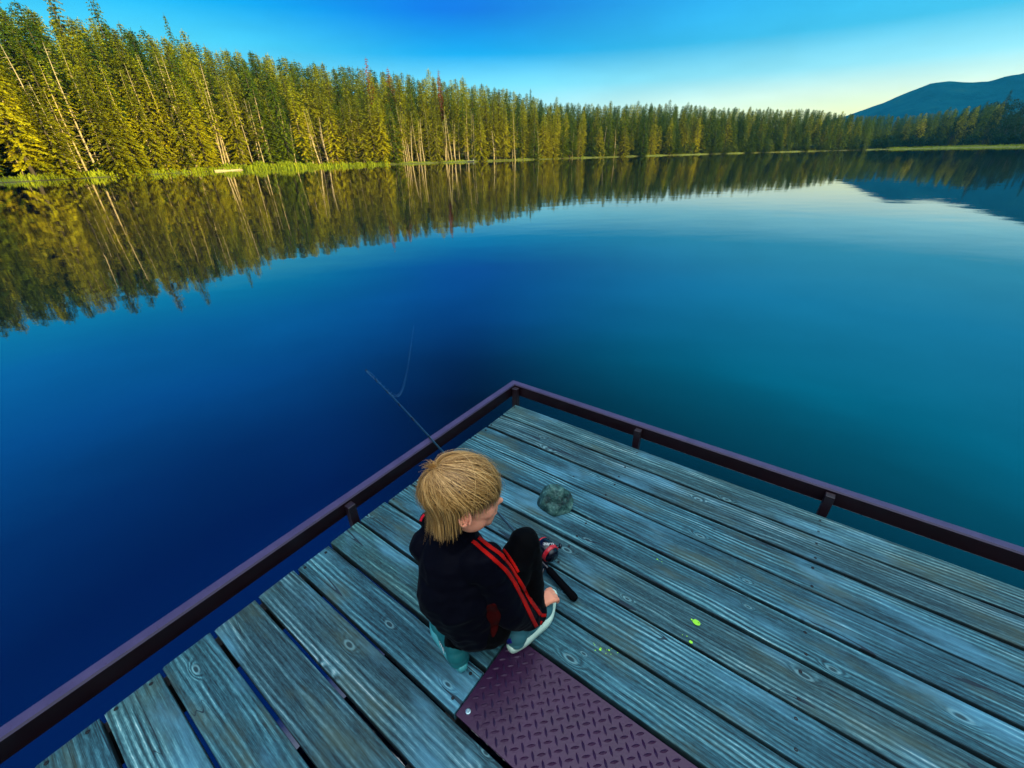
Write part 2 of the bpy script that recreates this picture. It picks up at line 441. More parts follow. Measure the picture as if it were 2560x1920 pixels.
def conifer_crown(name, seed, mt, H=20, base=.08, rad=2.7, dens=1.0, shape=.8, gaps=.18):
    rng = np.random.default_rng(seed)
    P = []; D = []; L = []; Wd = []; C = []
    z = base * H
    while z < H * .985:
        q = (z - base * H) / (H * (1 - base))
        env = rad * ((1 - q) ** shape) * (.55 + .45 * min(1, q * 6)) + .12
        nb = int((4 + 4 * (1 - q)) * dens) + 2
        ph0 = rng.uniform(0, 6.28)
        for bI in range(nb):
            if rng.random() < gaps: continue
            ph = ph0 + 6.283 * bI / nb + rng.normal(0, .25)
            l = env * rng.uniform(.62, 1.15) * (1 + .18 * math.sin(3 * ph + seed))
            cb = rng.uniform(0, 1)
            rise = .30 * q - .12 + rng.normal(0, .06)
            ns = max(2, int(l / .24))
            tt = np.linspace(.18, 1, ns)
            out = np.array([math.cos(ph), math.sin(ph), 0])
            for s_ in tt:
                c0 = out * l * s_; c0[2] = z + l * (rise * s_ - .30 * s_ * s_)
                for sg in (-1, -.5, 0, .5, 1):
                    an = ph + sg * rng.uniform(.5, 1.1)
                    d = np.array([math.cos(an), math.sin(an), rng.uniform(-.38, .02)]); d /= np.linalg.norm(d)
                    P.append(c0 + rng.normal(0, .05, 3)); D.append(d)
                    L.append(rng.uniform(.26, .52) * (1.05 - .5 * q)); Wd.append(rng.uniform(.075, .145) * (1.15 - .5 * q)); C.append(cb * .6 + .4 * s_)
        z += rng.uniform(.50, .78) * (1 - .5 * q)
    # leader
    for k in range(10):
        P.append(np.array([0, 0, H * (.972 + .0025 * k)])); an = rng.uniform(0, 6.28); d = np.array([math.cos(an), math.sin(an), .9]); d /= np.linalg.norm(d)
        D.append(d); L.append(.22); Wd.append(.05); C.append(.6)
    me = quads_mesh(name, cards(np.array(P), np.array(D), np.array(L), np.array(Wd), rng))
    setattr_f(me, 'cv', np.repeat(np.array(C), 4)); me.materials.append(mt)
    return me

def trunk_mesh(name, H, r0, mt, seed, stubs=0, stub0=.1, stub1=.9, bend=.15):
    rng = random.Random(seed); mb = MB()
    pts = []; rr = []
    for i in range(9):
        q = i / 8; pts.append((bend * math.sin(q * 3 + seed), bend * math.cos(q * 2.3 + seed) - bend, H * q)); rr.append(r0 * (1 - q) ** .8 * (1 + .5 * max(0, .06 - q) / .06) + .015)
    mb.tube(pts, rr, 7)
    for k in range(stubs):
        q = rng.uniform(stub0, stub1); ph = rng.uniform(0, 6.28); l = rng.uniform(.5, 1.9) * (1.1 - q * .6)
        c = Vector((bend * math.sin(q * 3 + seed), bend * math.cos(q * 2.3 + seed) - bend, H * q))
        e = c + Vector((math.cos(ph) * l, math.sin(ph) * l, -l * rng.uniform(-.15, .4)))
        mb.tube([c, (c + e) / 2 + Vector((0, 0, .06)), e], [.028, .02, .008], 4, False)
    me = mesh(name, mb.v, mb.f, True); me.materials.append(mt); return me

def broad_crown(name, seed, mt, H=12, R0=4.5, clumps=22, per=150, leaf=.34, z0=.22):
    rng = np.random.default_rng(seed); P = []; D = []; C = []
    for k in range(clumps):
        u = rng.uniform(0, 1); ph = rng.uniform(0, 6.28); zz_ = z0 + (1 - z0) * (k + .5) / clumps
        er = R0 * math.sin(math.pi * min(1, .18 + .82 * (zz_ - z0) / (1 - z0))) ** .6
        c = np.array([math.cos(ph) * er * u ** .5 * .8, math.sin(ph) * er * u ** .5 * .8, H * zz_ * .93])
        cr = R0 * rng.uniform(.22, .42); cb = rng.uniform(0, 1)
        d = rng.normal(0, 1, (per, 3)); d /= np.linalg.norm(d, axis=1)[:, None]
        rr = cr * rng.uniform(.55, 1.08, per) ** .6
        p = c + d * rr[:, None] * np.array([1, 1, .75])
        P.append(p); dd = d * .6 + rng.normal(0, .6, (per, 3)); dd /= np.linalg.norm(dd, axis=1)[:, None]; D.append(dd)
        C.append(np.full(per, cb * .7) + rng.uniform(0, .3, per))
    P = np.concatenate(P); D = np.concatenate(D); C = np.concatenate(C); n = len(P)
    me = quads_mesh(name, cards(P, D, rng.uniform(leaf * .7, leaf * 1.3, n), rng.uniform(leaf * .25, leaf * .4, n), rng, .1))
    setattr_f(me, 'cv', np.repeat(C, 4)); me.materials.append(mt); return me
def limb_trunk(name, H, r0, seed, mt, limbs=6, spread=2.5):
    rng = random.Random(seed); mb = MB()
    mb.tube([(0, 0, 0), (.1, .05, H * .35), (-.05, .15, H * .8)], [r0, r0 * .75, r0 * .2], 8)
    for k in range(limbs):
        ph = rng.uniform(0, 6.28); z0_ = H * rng.uniform(.12, .5)
        mb.tube([(0.05, .04, z0_), (math.cos(ph) * spread * .5, math.sin(ph) * spread * .5, z0_ + H * .18), (math.cos(ph) * spread, math.sin(ph) * spread, z0_ + H * .36)], [r0 * .45, r0 * .3, r0 * .08], 6)
    me = mesh(name, mb.v, mb.f, True); me.materials.append(mt); return me

# prototypes: (crown mesh, trunk mesh) at 20 m
CON = {}
CON['gold'] = [(conifer_crown('crown', 11 + i, M_gold, 20, bs, rd, 1.2, sh), trunk_mesh('trunk', 19.6, .20, M_bark, i)) for i, (bs, rd, sh) in enumerate([(.04, 3.3, .66), (.08, 2.8, .58), (.03, 3.6, .72), (.10, 2.5, .55)])]
CON['green'] = [(conifer_crown('crown', 31 + i, M_green, 20, bs, rd, 1.2, sh), trunk_mesh('trunk', 19.6, .20, M_bark, 10 + i)) for i, (bs, rd, sh) in enumerate([(.06, 3.4, .66), (.12, 2.9, .58), (.04, 3.7, .75)])]
CON['rust'] = [(conifer_crown('crown', 51, M_rust, 20, .42, 2.0, .9, .7), trunk_mesh('trunk', 19.6, .20, M_pale, 20, 20, .1, .45))]
CON['slender'] = [(conifer_crown('crown', 61 + i, M_gold, 20, bs, rd, .55, .8, .35), trunk_mesh('trunk', 19.6, .13, M_pale, 30 + i, 40, .08, .8, .3)) for i, (bs, rd) in enumerate([(.42, 1.9), (.28, 2.1), (.55, 1.7)])]
CON['snag'] = [(None, trunk_mesh('trunk', 20, .19, M_pale, 40 + i, 60, .12, .97, .35)) for i in range(2)]
CON['dark'] = [(conifer_crown('crown', 71 + i, M_dark, 20, .06, 3.0, 1.0, .85), trunk_mesh('trunk', 19.6, .2, M_bark, 50 + i)) for i in range(2)]
BRD = [(broad_crown('crown', 81 + i, M_dark, 12, 4.6), limb_trunk('trunk', 11, .2, 60 + i, M_bark)) for i in range(3)]
SHR = [(broad_crown('foliage', 91 + i, M_lime, 3.0, 1.7, 14, 80, .26, .1), limb_trunk('stem', 2.4, .05, 70 + i, M_bark, 5, .8)) for i in range(2)]
SHD = [(broad_crown('foliage', 95 + i, M_dark, 3.0, 1.9, 14, 80, .28, .1), limb_trunk('stem', 2.4, .05, 75 + i, M_bark, 5, .8)) for i in range(2)]

def plant(name, pair, loc, rz, sx, sz, label, cat, group, lean=0.0, parts=('crown', 'trunk')):
    e = empty(name, loc, rz); e.scale = (sx, sx, sz); e.rotation_euler = (lean * math.cos(rz * 3), lean * math.sin(rz * 5), rz)
    tag(e, label, cat, group)
    for me, nm in zip(pair, parts):
        if me is not None:
            c = bpy.data.objects.new(nm, me); COL.objects.link(c); c.parent = e
    return e

TOPA = [-62, -52, -47, -43, -40, -36, -33, -29.6, -23, -17, -11, -6, -1, 1, 5, 11, 16, 20, 25, 31.6, 35.5, 39, 47, 55]
TOPE = [12, 11.8, 11.7, 11.1, 11.0, 10.7, 10.4, 9.9, 9.1, 8.6, 8.1, 7.6, 6.8, 6.3, 5.3, 4.8, 4.75, 4.4, 3.8, 3.4, 2.7, 2.4, 3.2, 4.0]
rng = random.Random(5)
cand = []
az = -60.0
# rows of the forest, staggered, from the waterline back into the wood
row_off = [4.5, 7.5, 11, 15, 19, 24, 29, 35, 42, 50, 60]
for ri, ro in enumerate(row_off):
    a = -60 + rng.uniform(0, 2)
    while a < (40 if ri < 5 else 44.5):
        D = shoreD(a) + ro + rng.uniform(-1.4, 1.4)
        step = rng.uniform(2.3, 4.8) if ri < 3 else rng.uniform(2.8, 5.2)
        # true spacing along the shore
        a += math.degrees(step / D) * (1.0 if a > -20 else .85)
        if a > 37 and ri < 6: continue
        kind = 'gold' if rng.random() < ((.74 if ri < 2 else .6) if a < 6 else (.4 if ri < 2 else .22)) else 'green'
        elt = lerp(a, TOPA, TOPE)
        q = rng.uniform(.50, .85) if ri < 2 else rng.uniform(.76, .97) if ri < 5 else rng.uniform(.90, 1.0)
        if rng.random() < .07: q *= 1.07
        off = D - shoreD(a); gz = ground_h(a, off)
        H = math.tan(R(elt * q)) * D + CAMZ - gz
        H = max(7, min(29, H))
        if ri < 2 and -26 < a < -2 and rng.random() < .55: kind = 'slender'
        elif ri < 2 and a <= -26 and rng.random() < .34: kind = 'slender'
        elif ri < 2 and a >= -2 and a < 16 and rng.random() < .3: kind = 'slender'
        if kind == 'slender' and -26 < a < 16: H *= rng.uniform(.62, .95)
        if ri < 1 and a < 0 and rng.random() < .10: kind = 'snag'; H *= .7
        if ri < 1 and a > 16:
            kind = 'green'; H *= rng.uniform(.55, .9)
            if rng.random() < .6: continue
        cand.append([a, D, gz, H, kind, ri, rng.uniform(0, 6.28), rng.uniform(.85, 1.15)])
def at_px(px, ri, q, kind, w_=1.0):
    """one named tree standing at its own azimuth"""
    r_ = rayd(px, 300); a = math.degrees(math.atan2(r_.x, r_.y)); D = shoreD(a) + row_off[ri]
    gz = ground_h(a, row_off[ri]); H = math.tan(R(lerp(a, TOPA, TOPE) * q)) * D + CAMZ - gz
    return [a, D, gz, min(H, 34), kind, ri, rng.uniform(0, 6.28), w_]
special = [
    (at_px(985, 3, 1.02, 'rust'), 'rust red dying conifer, brightest red tree against the sky'),
    (at_px(940, 4, 1.10, 'rust', .9), 'conifer with a reddish brown spire rising above its neighbours beside the rust red tree'),
    (at_px(1105, 3, 1.07, 'rust', .7), 'narrow brownish red conifer on the skyline right of the rust red tree'),
    (at_px(1325, 3, 1.10, 'green', .7), 'thin dark spired conifer poking above the level treetops near the middle'),
    (at_px(342, 4, 1.17, 'green', 1.1), 'tallest pointed conifer rising above the left wood, right one of the two high spires'),
    (at_px(252, 4, 1.13, 'gold', 1.2), 'tall pointed conifer left of the tallest spire on the left bank'),
    (at_px(108, 2, 1.06, 'green', 1.4), 'broad high conifer reaching the top edge of the picture at left'),
    (at_px(492, 5, 1.12, 'green', .7), 'slim dark spire standing alone above the left treetops'),
]
def score(c): return c[3] / c[1] * (1.0, .9, .62, .45, .34, .3, .27, .25, .23, .2, .18)[c[5]]
cand.sort(key=score, reverse=True)
inframe = [c for c in cand if -46 < c[0] < 47]
NI = 232
indiv = inframe[:NI]; ids = set(id(c) for c in indiv)
rest = [c for c in cand if id(c) not in ids]
def proto(c): L_ = CON[c[4]]; return L_[int(c[6] * 97) % len(L_)]
def band(a): return ('leftmost bank' if a < -38 else 'left bank' if a < -24 else 'far bank left of the middle' if a < -8 else 'far bank behind the dock corner' if a < 8 else 'far bank right of the dock corner' if a < 24 else 'distant end of the far bank')
KL = {'gold': 'golden conifer', 'green': 'green conifer', 'slender': 'bare trunked slender conifer', 'snag': 'dead bare tree'}
for c in indiv:
    sz = c[3] / 20; sx = (.55 + .45 * sz) * c[7]
    if c[4] in ('slender', 'snag'): sx = .9 * c[7]
    hgtw = 'tall ' if c[3] > 19 else 'medium ' if c[3] > 14 else 'short '
    rw = ('at the waterline' if c[5] == 0 else 'in the second row' if c[5] == 1 else 'deeper in the wood')
    lab = hgtw + KL[c[4]] + ' ' + rw + ', ' + band(c[0])
    plant('dead_tree' if c[4] == 'snag' else 'conifer_tree', proto(c), pol(c[0], c[1], c[2] - .1), c[6], sx, sz, lab, 'tree', lab, lean=.02 if c[4] not in ('slender', 'snag') else .05)
for c, lab in special:
    plant('conifer_tree', proto(c), pol(c[0], c[1], c[2] - .1), c[6], c[7] * .95, c[3] / 20, lab, 'tree', None, lean=.01)

# thin dead and half bare trunks standing in front of the green wall
for (a0, a1, n_, q0, q1, lab) in [(-45, -26, 20, .5, .82, 'thin pale bare trunk standing in front of the leafy left bank'), (-25, -3, 34, .32, .62, 'thin pale bare trunk in the bright stand left of the middle'), (0, 14, 10, .3, .55, 'thin pale bare trunk at the far bank right of the dock corner')]:
    for k in range(n_):
        a = a0 + (a1 - a0) * (k + rng.uniform(.05, .95)) / n_; off = rng.uniform(2.2, 4.2); D = shoreD(a) + off; gz = ground_h(a, off)
        H = math.tan(R(lerp(a, TOPA, TOPE) * rng.uniform(q0, q1))) * D + CAMZ - gz
        pr_s = CON['snag'][k % 2] if rng.random() < .6 else CON['slender'][k % 3]
        plant('bare_tree', pr_s, pol(a, D, gz - .1), rng.uniform(0, 6.28), rng.uniform(.55, .95) * (1.0 if a < -24 else .8), H / 20, lab, 'tree', lab, lean=.04)

# broadleaved trees of the shaded right shore
rb = random.Random(12); rgt = []
for ri, (o0, o1, hm) in enumerate([(22, 30, .62), (34, 44, .85), (50, 60, 1.0)]):
    a = 38.2 + ri * .7
    while a < 56:
        D = shoreD(a) + rb.uniform(o0, o1); gz = ground_h(a, D - shoreD(a))
        H = math.tan(R(lerp(a, [38, 40, 43, 47.6, 56], [1.3, 1.9, 2.5, 3.2, 4.0]) * hm * rb.uniform(.85, 1.1))) * D + CAMZ - gz
        rgt.append((a, D, gz, H, ri)); a += math.degrees(rb.uniform(5.5, 8.5) / D)
for k, (a, D, gz, H, ri) in enumerate(rgt):
    if a > 47.5: rest.append([a, D, gz, H, 'dark', 5, rb.uniform(0, 6), 1]); continue
    if ri == 2 and rb.random() < .4:
        plant('conifer_tree', CON['dark'][k % 2], pol(a, D, gz - .1), rb.uniform(0, 6), .9, H / 20, 'dark shaded conifer at the back of the wood on the right shore', 'tree', 'dark shaded conifers at the back of the wood on the right shore')
    else:
        lab = 'dark bushy broadleaved tree ' + ('in front' if ri == 0 else 'in the middle' if ri == 1 else 'at the back') + ' of the shaded wood on the right shore'
        plant('broadleaf_tree', BRD[k % 3], pol(a, D, gz - .1), rb.uniform(0, 6), H / 12 * rb.uniform(.9, 1.15), H / 12, lab, 'tree', lab)
r_ = rayd(2495, 300); a = math.degrees(math.atan2(r_.x, r_.y)); D = shoreD(a) + 62; gz = ground_h(a, 62)
plant('conifer_tree', CON['dark'][0], pol(a, D, gz), 1, 1.1, (math.tan(R(3.75)) * D + 1.4 - gz) / 20, 'lone pointed conifer standing above the dark wood in front of the mountain', 'tree', None)

# willow and alder bushes along the far waterline
ns = 0
for (a0, a1, n_, pr, hs, lab) in [(10, 24, 26, SHR, 1.5, 'yellow green bush at the far waterline right of the middle'), (24, 37, 24, SHR, 1.6, 'yellow green bush at the distant right waterline'), (33.5, 38.5, 14, SHD, 1.7, 'dark green bush at the foot of the distant right wood'), (-44, -37, 8, SHD, .8, 'low dark green bush under the trees at the left edge'), (38, 47.5, 22, SHD, 1.8, 'dark bush along the edge of the shaded wood on the right shore')]:
    for k in range(n_):
        a = rb.uniform(a0, a1); o_ = rb.uniform(2.5, 4.5) if a0 < 30 else rb.uniform(3, 6)
        if lab.startswith('dark bush along'): o_ = rb.uniform(15, 22)
        D = shoreD(a) + o_; s_ = hs * rb.uniform(.55, 1.15)
        plant('shrub', pr[k % 2], pol(a, D, ground_h(a, o_) - .05), rb.uniform(0, 6), s_ * rb.uniform(.9, 1.3), s_, lab, 'bush', lab, 0, ('foliage', 'stem'))

# the rest of the forest: one object, trees scattered by geometry nodes
occ = []
for ri in range(16):
    a = 92.0 if ri > 2 else 99.0
    while a < 178:
        off = 3 + ri * 5.0 + rng.uniform(-1.5, 1.5); D = shoreD(a) + off
        occ.append([a, D, ground_h(a, off), rng.uniform(17, 24), 'green' if rng.random() < .6 else 'gold', 5, rng.uniform(0, 6.28), 1.15]); a += math.degrees(rng.uniform(3.6, 5.2) / D)
for (b0, b1) in ((-88.0, -60.0), (60.0, 92.0)):
    for ri in range(6):
        a = b0
        while a < b1:
            off = 5 + ri * 6.0 + rng.uniform(-1.5, 1.5); D = shoreD(a) + off
            occ.append([a, D, ground_h(a, off), rng.uniform(14, 20) if b0 < 0 else rng.uniform(11, 15), 'green' if rng.random() < .5 else 'gold', 5, rng.uniform(0, 6.28), 1.15]); a += math.degrees(rng.uniform(3.6, 5.6) / D)
for ri in range(5):
    a = 37.5
    while a < 60:
        off = 62 + ri * 8 + rng.uniform(-2, 2); D = shoreD(a) + off; gz = ground_h(a, off)
        occ.append([a, D, gz, math.tan(R(lerp(a, [37, 40, 43, 47.6, 60], [1.5, 1.9, 2.4, 3.0, 4.0]) * rng.uniform(.75, 1.0))) * D + CAMZ - gz, 'dark', 5, rng.uniform(0, 6.28), 1.2]); a += math.degrees(rng.uniform(4, 6) / D)
allr = rest + occ
kinds = sorted(set(c[4] for c in allr))
pv = []; pk = []; ps = []; pr_ = []
protos = []
for c in allr:
    pm = proto(c)
    for me_ in pm:
        if me_ is not None and me_ not in protos: protos.append(me_)
    pv.append(pol(c[0], c[1], c[2] - .1))
for c in allr:
    pm = proto(c); pk.append(protos.index(pm[0]) if pm[0] is not None else 0); ps.append((.62 + .38 * c[3] / 20, .62 + .38 * c[3] / 20, c[3] / 20)); pr_.append(c[6])
fm = mesh('forest', pv, [])
setattr_f(fm, 'k', pk); setattr_f(fm, 'rz', pr_)
at = fm.attributes.new('sc', 'FLOAT_VECTOR', 'POINT'); at.data.foreach_set('vector', np.array(ps, dtype=np.float32).ravel())
fo = obj('forest', fm)
tag(fo, 'dense conifer forest filling the banks behind the shoreline trees', 'forest', None, 'stuff')
ng = bpy.data.node_groups.new('scatter trees', 'GeometryNodeTree')
ng.interface.new_socket('Geometry', in_out='INPUT', socket_type='NodeSocketGeometry'); ng.interface.new_socket('Geometry', in_out='OUTPUT', socket_type='NodeSocketGeometry')
G_ = NT(ng); gi = ng.nodes.new('NodeGroupInput'); go = ng.nodes.new('NodeGroupOutput'); jn = ng.nodes.new('GeometryNodeJoinGeometry')
def named(nm, dt='FLOAT'):
    nd = ng.nodes.new('GeometryNodeInputNamedAttribute'); nd.data_type = dt; nd.inputs['Name'].default_value = nm; return nd.outputs['Attribute']
kk = named('k'); rzv = G_.comb(0.0, 0.0, named('rz'))
# a crown object for each prototype already stands in the scene: instance those
byme = {}
for ob_ in bpy.data.objects:
    if ob_.type == 'MESH' and ob_.data in protos and ob_.data not in byme: byme[ob_.data] = ob_
for i, me_ in enumerate(protos):
    if me_ not in byme or i not in pk: continue
    cmp_ = ng.nodes.new('FunctionNodeCompare'); cmp_.operation = 'EQUAL'; ng.links.new(kk, cmp_.inputs[0]); cmp_.inputs[1].default_value = i; cmp_.inputs['Epsilon'].default_value = .1
    oi_ = ng.nodes.new('GeometryNodeObjectInfo'); oi_.inputs['Object'].default_value = byme[me_]; oi_.inputs['As Instance'].default_value = True
    ip = ng.nodes.new('GeometryNodeInstanceOnPoints')
    ng.links.new(gi.outputs[0], ip.inputs['Points']); ng.links.new(cmp_.outputs[0], ip.inputs['Selection']); ng.links.new(oi_.outputs['Geometry'], ip.inputs['Instance'])
    ng.links.new(rzv, ip.inputs['Rotation']); ng.links.new(named('sc', 'FLOAT_VECTOR'), ip.inputs['Scale']); ng.links.new(ip.outputs[0], jn.inputs[0])
ng.links.new(jn.outputs[0], go.inputs[0])
md = fo.modifiers.new('scatter', 'NODES'); md.node_group = ng

# grass and reeds on the banks
M_grass = foliage_mat('shore grass', [(.1, (.06, .12, .006)), (.5, (.26, .32, .010)), (.9, (.50, .46, .02))], 6, .3)
rg = np.random.default_rng(3); P = []; L = []
def sow(a0, a1, n_, o0, o1, h0, h1):
    for k in range(n_):
        a = rg.uniform(a0, a1); o_ = rg.uniform(o0, o1); D = shoreD(a) + o_
        cl_ = noise.noise(Vector((a * 1.7, o_ * .5, 8.0))) + .5 * noise.noise(Vector((a * 6, o_, 2.0)))
        if cl_ < rg.uniform(-.5, .15): continue
        P.append(pol(a, D, ground_h(a, o_) - .03)); L.append(rg.uniform(h0, h1) * (.75 + .7 * max(0, cl_)))
sow(-58, 40, 15000, .1, 3.8, .18, .5); sow(-31, -24, 4200, -.6, 1.6, .7, 1.4); sow(-34, -31, 900, -.3, 1.4, .4, 1.0); sow(-39, -33, 900, .0, 1.6, .3, .7); sow(-24, -14, 3000, -.3, 1.2, .5, 1.1); sow(38, 56, 14000, .1, 24, .4, 1.0); sow(-46, -36, 3000, .2, 5, .4, 1.0)
P = np.array([tuple(p) for p in P]); L = np.array(L); n = len(P)
d = np.stack([rg.normal(0, .22, n), rg.normal(0, .22, n), np.ones(n)], 1); d /= np.linalg.norm(d, axis=1)[:, None]
an = rg.uniform(0, 6.28, n); wv = np.stack([np.cos(an), np.sin(an), 0 * an], 1) * (L * .16)[:, None]
q = np.stack([P - wv * .6, P + wv * .6, P + d * L[:, None] * .6 + wv, P + d * L[:, None]], 1)
me = quads_mesh('shore_grass', q.reshape(-1, 3)); setattr_f(me, 'cv', np.repeat(rg.uniform(0, 1, n), 4))
tag(obj('shore_grass', me, None, M_grass), 'bright green grass and reeds along the banks of the lake', 'grass', None, 'stuff')

# fallen logs and a small float at the waterline
M_log = simple('silvery driftwood', (.62, .48, .26), .8, vscale=6, var=.35)
def log(px0, px1, r_, label, off0=.1, off1=.2, rise=.12, z1=0):
    A = []
    for px, oo, zz_ in ((px0, off0, 0), (px1, off1, z1)):
        q_ = rayd(px, 430); a_ = math.degrees(math.atan2(q_.x, q_.y)); A.append(pol(a_, shoreD(a_) + oo, WZ + rise + zz_))
    c_ = (A[0] + A[1]) / 2; e = empty('fallen_log', c_)
    tag(e, label, 'log')
    mb = MB(); pts = [A[0].lerp(A[1], i / 7) - c_ + Vector((0, 0, .05 * math.sin(i * 1.3))) for i in range(8)]
    mb.tube(pts, [r_ * (1 - .07 * i) for i in range(8)], 9); mb.build('log_trunk', M_log, e, True)
    mb = MB(); dd = (A[1] - A[0]).normalized()
    for i in (2, 4, 6): mb.tube([pts[i], pts[i] + Vector((.15, -.1, .35)) + dd * .4], [r_ * .3, r_ * .12], 5)
    mb.build('branch_stubs', M_log, e, True)
log(537, 608, .17, 'thick pale log lying in the water against the reeds of the left bank', -.9, -.9, .07)
log(422, 482, .08, 'thin pale log leaning from the grass down to the water on the left bank', 1.2, .2, .12, -.1)
log(326, 352, .20, 'short broken orange stump end lying under the trees of the left bank', 6, 5, .5)
q_ = rayd(1177, 405); a_ = math.degrees(math.atan2(q_.x, q_.y))
e = empty('swim_float', pol(a_, shoreD(a_) - 1.2, WZ), R(-a_)); tag(e, 'small dark float with pale planks moored at the far shoreline', 'float')
mb = MB(); mb.box((-1.1, -.7, -.1), (1.1, .7, .24), .05); mb.build('hull', simple('tarred black timber', (.02, .02, .02), .7), e)
mb = MB()
for k in range(6): mb.box((-1.15 + k * .385, -.75, .243), (-.79 + k * .385, .75, .285), .01)
mb.build('planking', simple('bleached planks', (.7, .66, .5), .7), e)
mb = MB(); mb.tube([(.95, .5, .28), (.95, .5, .9)], .04, 6); mb.build('mooring_post', simple('white painted post', (.75, .72, .6), .6), e)

# evening air: a thin even haze round the whole scene
mb = MB(); mb.box((-1560, -1560, -60), (1560, 1560, 190))
hz = bpy.data.materials.new('evening haze'); hz.use_nodes = True; th = NT(hz.node_tree); th.n.clear()
th.new('ShaderNodeOutputMaterial', {'Volume': th.new('ShaderNodeVolumePrincipled', {'Color': (.04, .45, .88, 1), 'Density': .00015, 'Anisotropy': .2})})
tag(mb.build('haze', hz), 'thin blue evening haze over the lake', 'haze', None, 'stuff')
# ================================================================ THE DOCK
DA = R(-36.6)
DC = Vector((0.0225, 2.2714, 0))
dock = empty('floating_dock', DC, DA)
tag(dock, 'weathered blue green plank dock with low dark steel edge rail over the water', 'dock')
Bv = Vector((math.cos(DA), math.sin(DA), 0)); Nv = Vector((-math.sin(DA), math.cos(DA), 0))
def D3(u, v, z=0): return DC + Bv * u + Nv * v + Vector((0, 0, z))
M_wood = wood_mat()
PU, PV0, PV1 = .832, -1.186, -1.470
rw = random.Random(21)
V = []; Fc = []; PID = []
for k in range(30):
    v1 = .014 - .15 * k; v0 = v1 - .150 + rw.uniform(.0100, .0140)
    u0 = -.016 + rw.uniform(-.006, .006); u1 = 3.6
    if v1 < -.6: u1 = 3.4
    if k in (8, 9): u1 = PU - .004
    pid = rw.random(); z0 = rw.uniform(-.0022, .0018)
    sec = [(v0, -.036), (v0, -.004), (v0 + .0015, -.0012), (v0 + .005, 0), (v1 - .005, 0), (v1 - .0015, -.0012), (v1, -.004), (v1, -.036)]
    nseg = int((u1 - u0) / .045) + 1; o0 = len(V); skew = rw.uniform(-.006, .006)
    for i in range(nseg + 1):
        q = i / nseg; u = u0 + (u1 - u0) * q
        for j, (vv, zz) in enumerate(sec):
            e = .0011 * noise.noise(Vector((u * 9, k * 5.1 + (0 if j < 4 else 2.5), 0)))
            ue = u
            if i == 0: ue = u + skew * (j / 7 - .5) + (.003 if j in (2, 5) else 0) + .0022 * noise.noise(Vector((vv * 160, k, 1)))
            if i == 0 and 2 <= j <= 5: ue += .0015
            V.append((ue, vv + e, zz + z0 + (0.0012 * noise.noise(Vector((u * 3, k * 3.3, 4))) if 1 <= j <= 6 else 0) - (.0015 if i == 0 and 2 <= j <= 5 else 0))); PID.append(pid)
    for i in range(nseg):
        for j in range(8):
            a = o0 + i * 8 + j; b = o0 + i * 8 + (j + 1) % 8
            Fc.append((a, b, b + 8, a + 8))
    Fc.append(tuple(o0 + j for j in range(8))[::-1]); Fc.append(tuple(o0 + nseg * 8 + j for j in range(8)))
me = mesh('decking', V, Fc); setattr_f(me, 'pid', PID)
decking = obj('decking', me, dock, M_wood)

# screws: one mesh, a copy for each one near enough to be seen
M_screw = simple('dark weathered screw heads', (.02, .022, .028), .55, .7)
mb = MB(); mb.lathe([(.0054, -.004), (.0054, .0002), (.0044, .0010), (.0018, .0011), (.0012, .0002)], 10)
sc0 = None
for u in (0.004, .81, 1.633, 2.45):
    for k in range(16):
        if k in (8, 9) and u > .7: 
            if u > 1: continue
        for dv in (.030, .114):
            vv = .014 - .15 * k - dv + rw.uniform(-.006, .006); uu = u + rw.uniform(-.006, .006)
            if k in (8, 9) and u > .7: uu = .800 + rw.uniform(-.004, .004)
            if vv < -1.3 and u > 2: continue
            if sc0 is None: sc0 = mb.build('screw', M_screw, decking); o_ = sc0
            else: o_ = sc0.copy(); COL.objects.link(o_)
            o_.location = (uu, vv, -.0005)
# underframe
M_steel = simple('maroon painted steel', (.034, .018, .040), .34, .0, .9, .35, 9, .2, 140)
mt, t, b, o = mat('maroon rail paint with painted sky sheen on top')
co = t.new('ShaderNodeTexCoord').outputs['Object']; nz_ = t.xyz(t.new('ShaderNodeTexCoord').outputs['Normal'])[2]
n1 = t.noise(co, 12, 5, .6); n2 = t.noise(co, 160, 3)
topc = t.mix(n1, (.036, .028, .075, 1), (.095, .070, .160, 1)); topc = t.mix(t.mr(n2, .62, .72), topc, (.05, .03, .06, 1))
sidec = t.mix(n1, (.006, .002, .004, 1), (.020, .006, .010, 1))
t.put(b, 'Base Color', t.mix(t.mr(nz_, .5, .9), sidec, topc)); t.put(b, 'Roughness', t.mr(n1, 0, 1, .3, .5, False)); t.put(b, 'Specular IOR Level', .3)  # top painted lighter as sky reflection, sides darker as shade, split by normal
t.put(b, 'Normal', t.new('ShaderNodeBump', {'Height': n2, 'Strength': .15, 'Distance': .001}))
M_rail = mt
M_frame = simple('dark wet timber', (.015, .014, .016), .8)
mb = MB()
for u in (.004, .81, 1.633, 2.45, 3.27): mb.box((u - .02, -4.3, -.19), (u + .02, -.02, -.0375))
mb.build('joists', M_frame, dock)
mb = MB(); mb.box((.03, -.03, -.16), (3.6, .003, -.04), .002); mb.box((-.012, -4.3, -.16), (-.0165 + .0, -.04, -.04)) if False else None
mb.build('edge_beam', M_steel, dock)
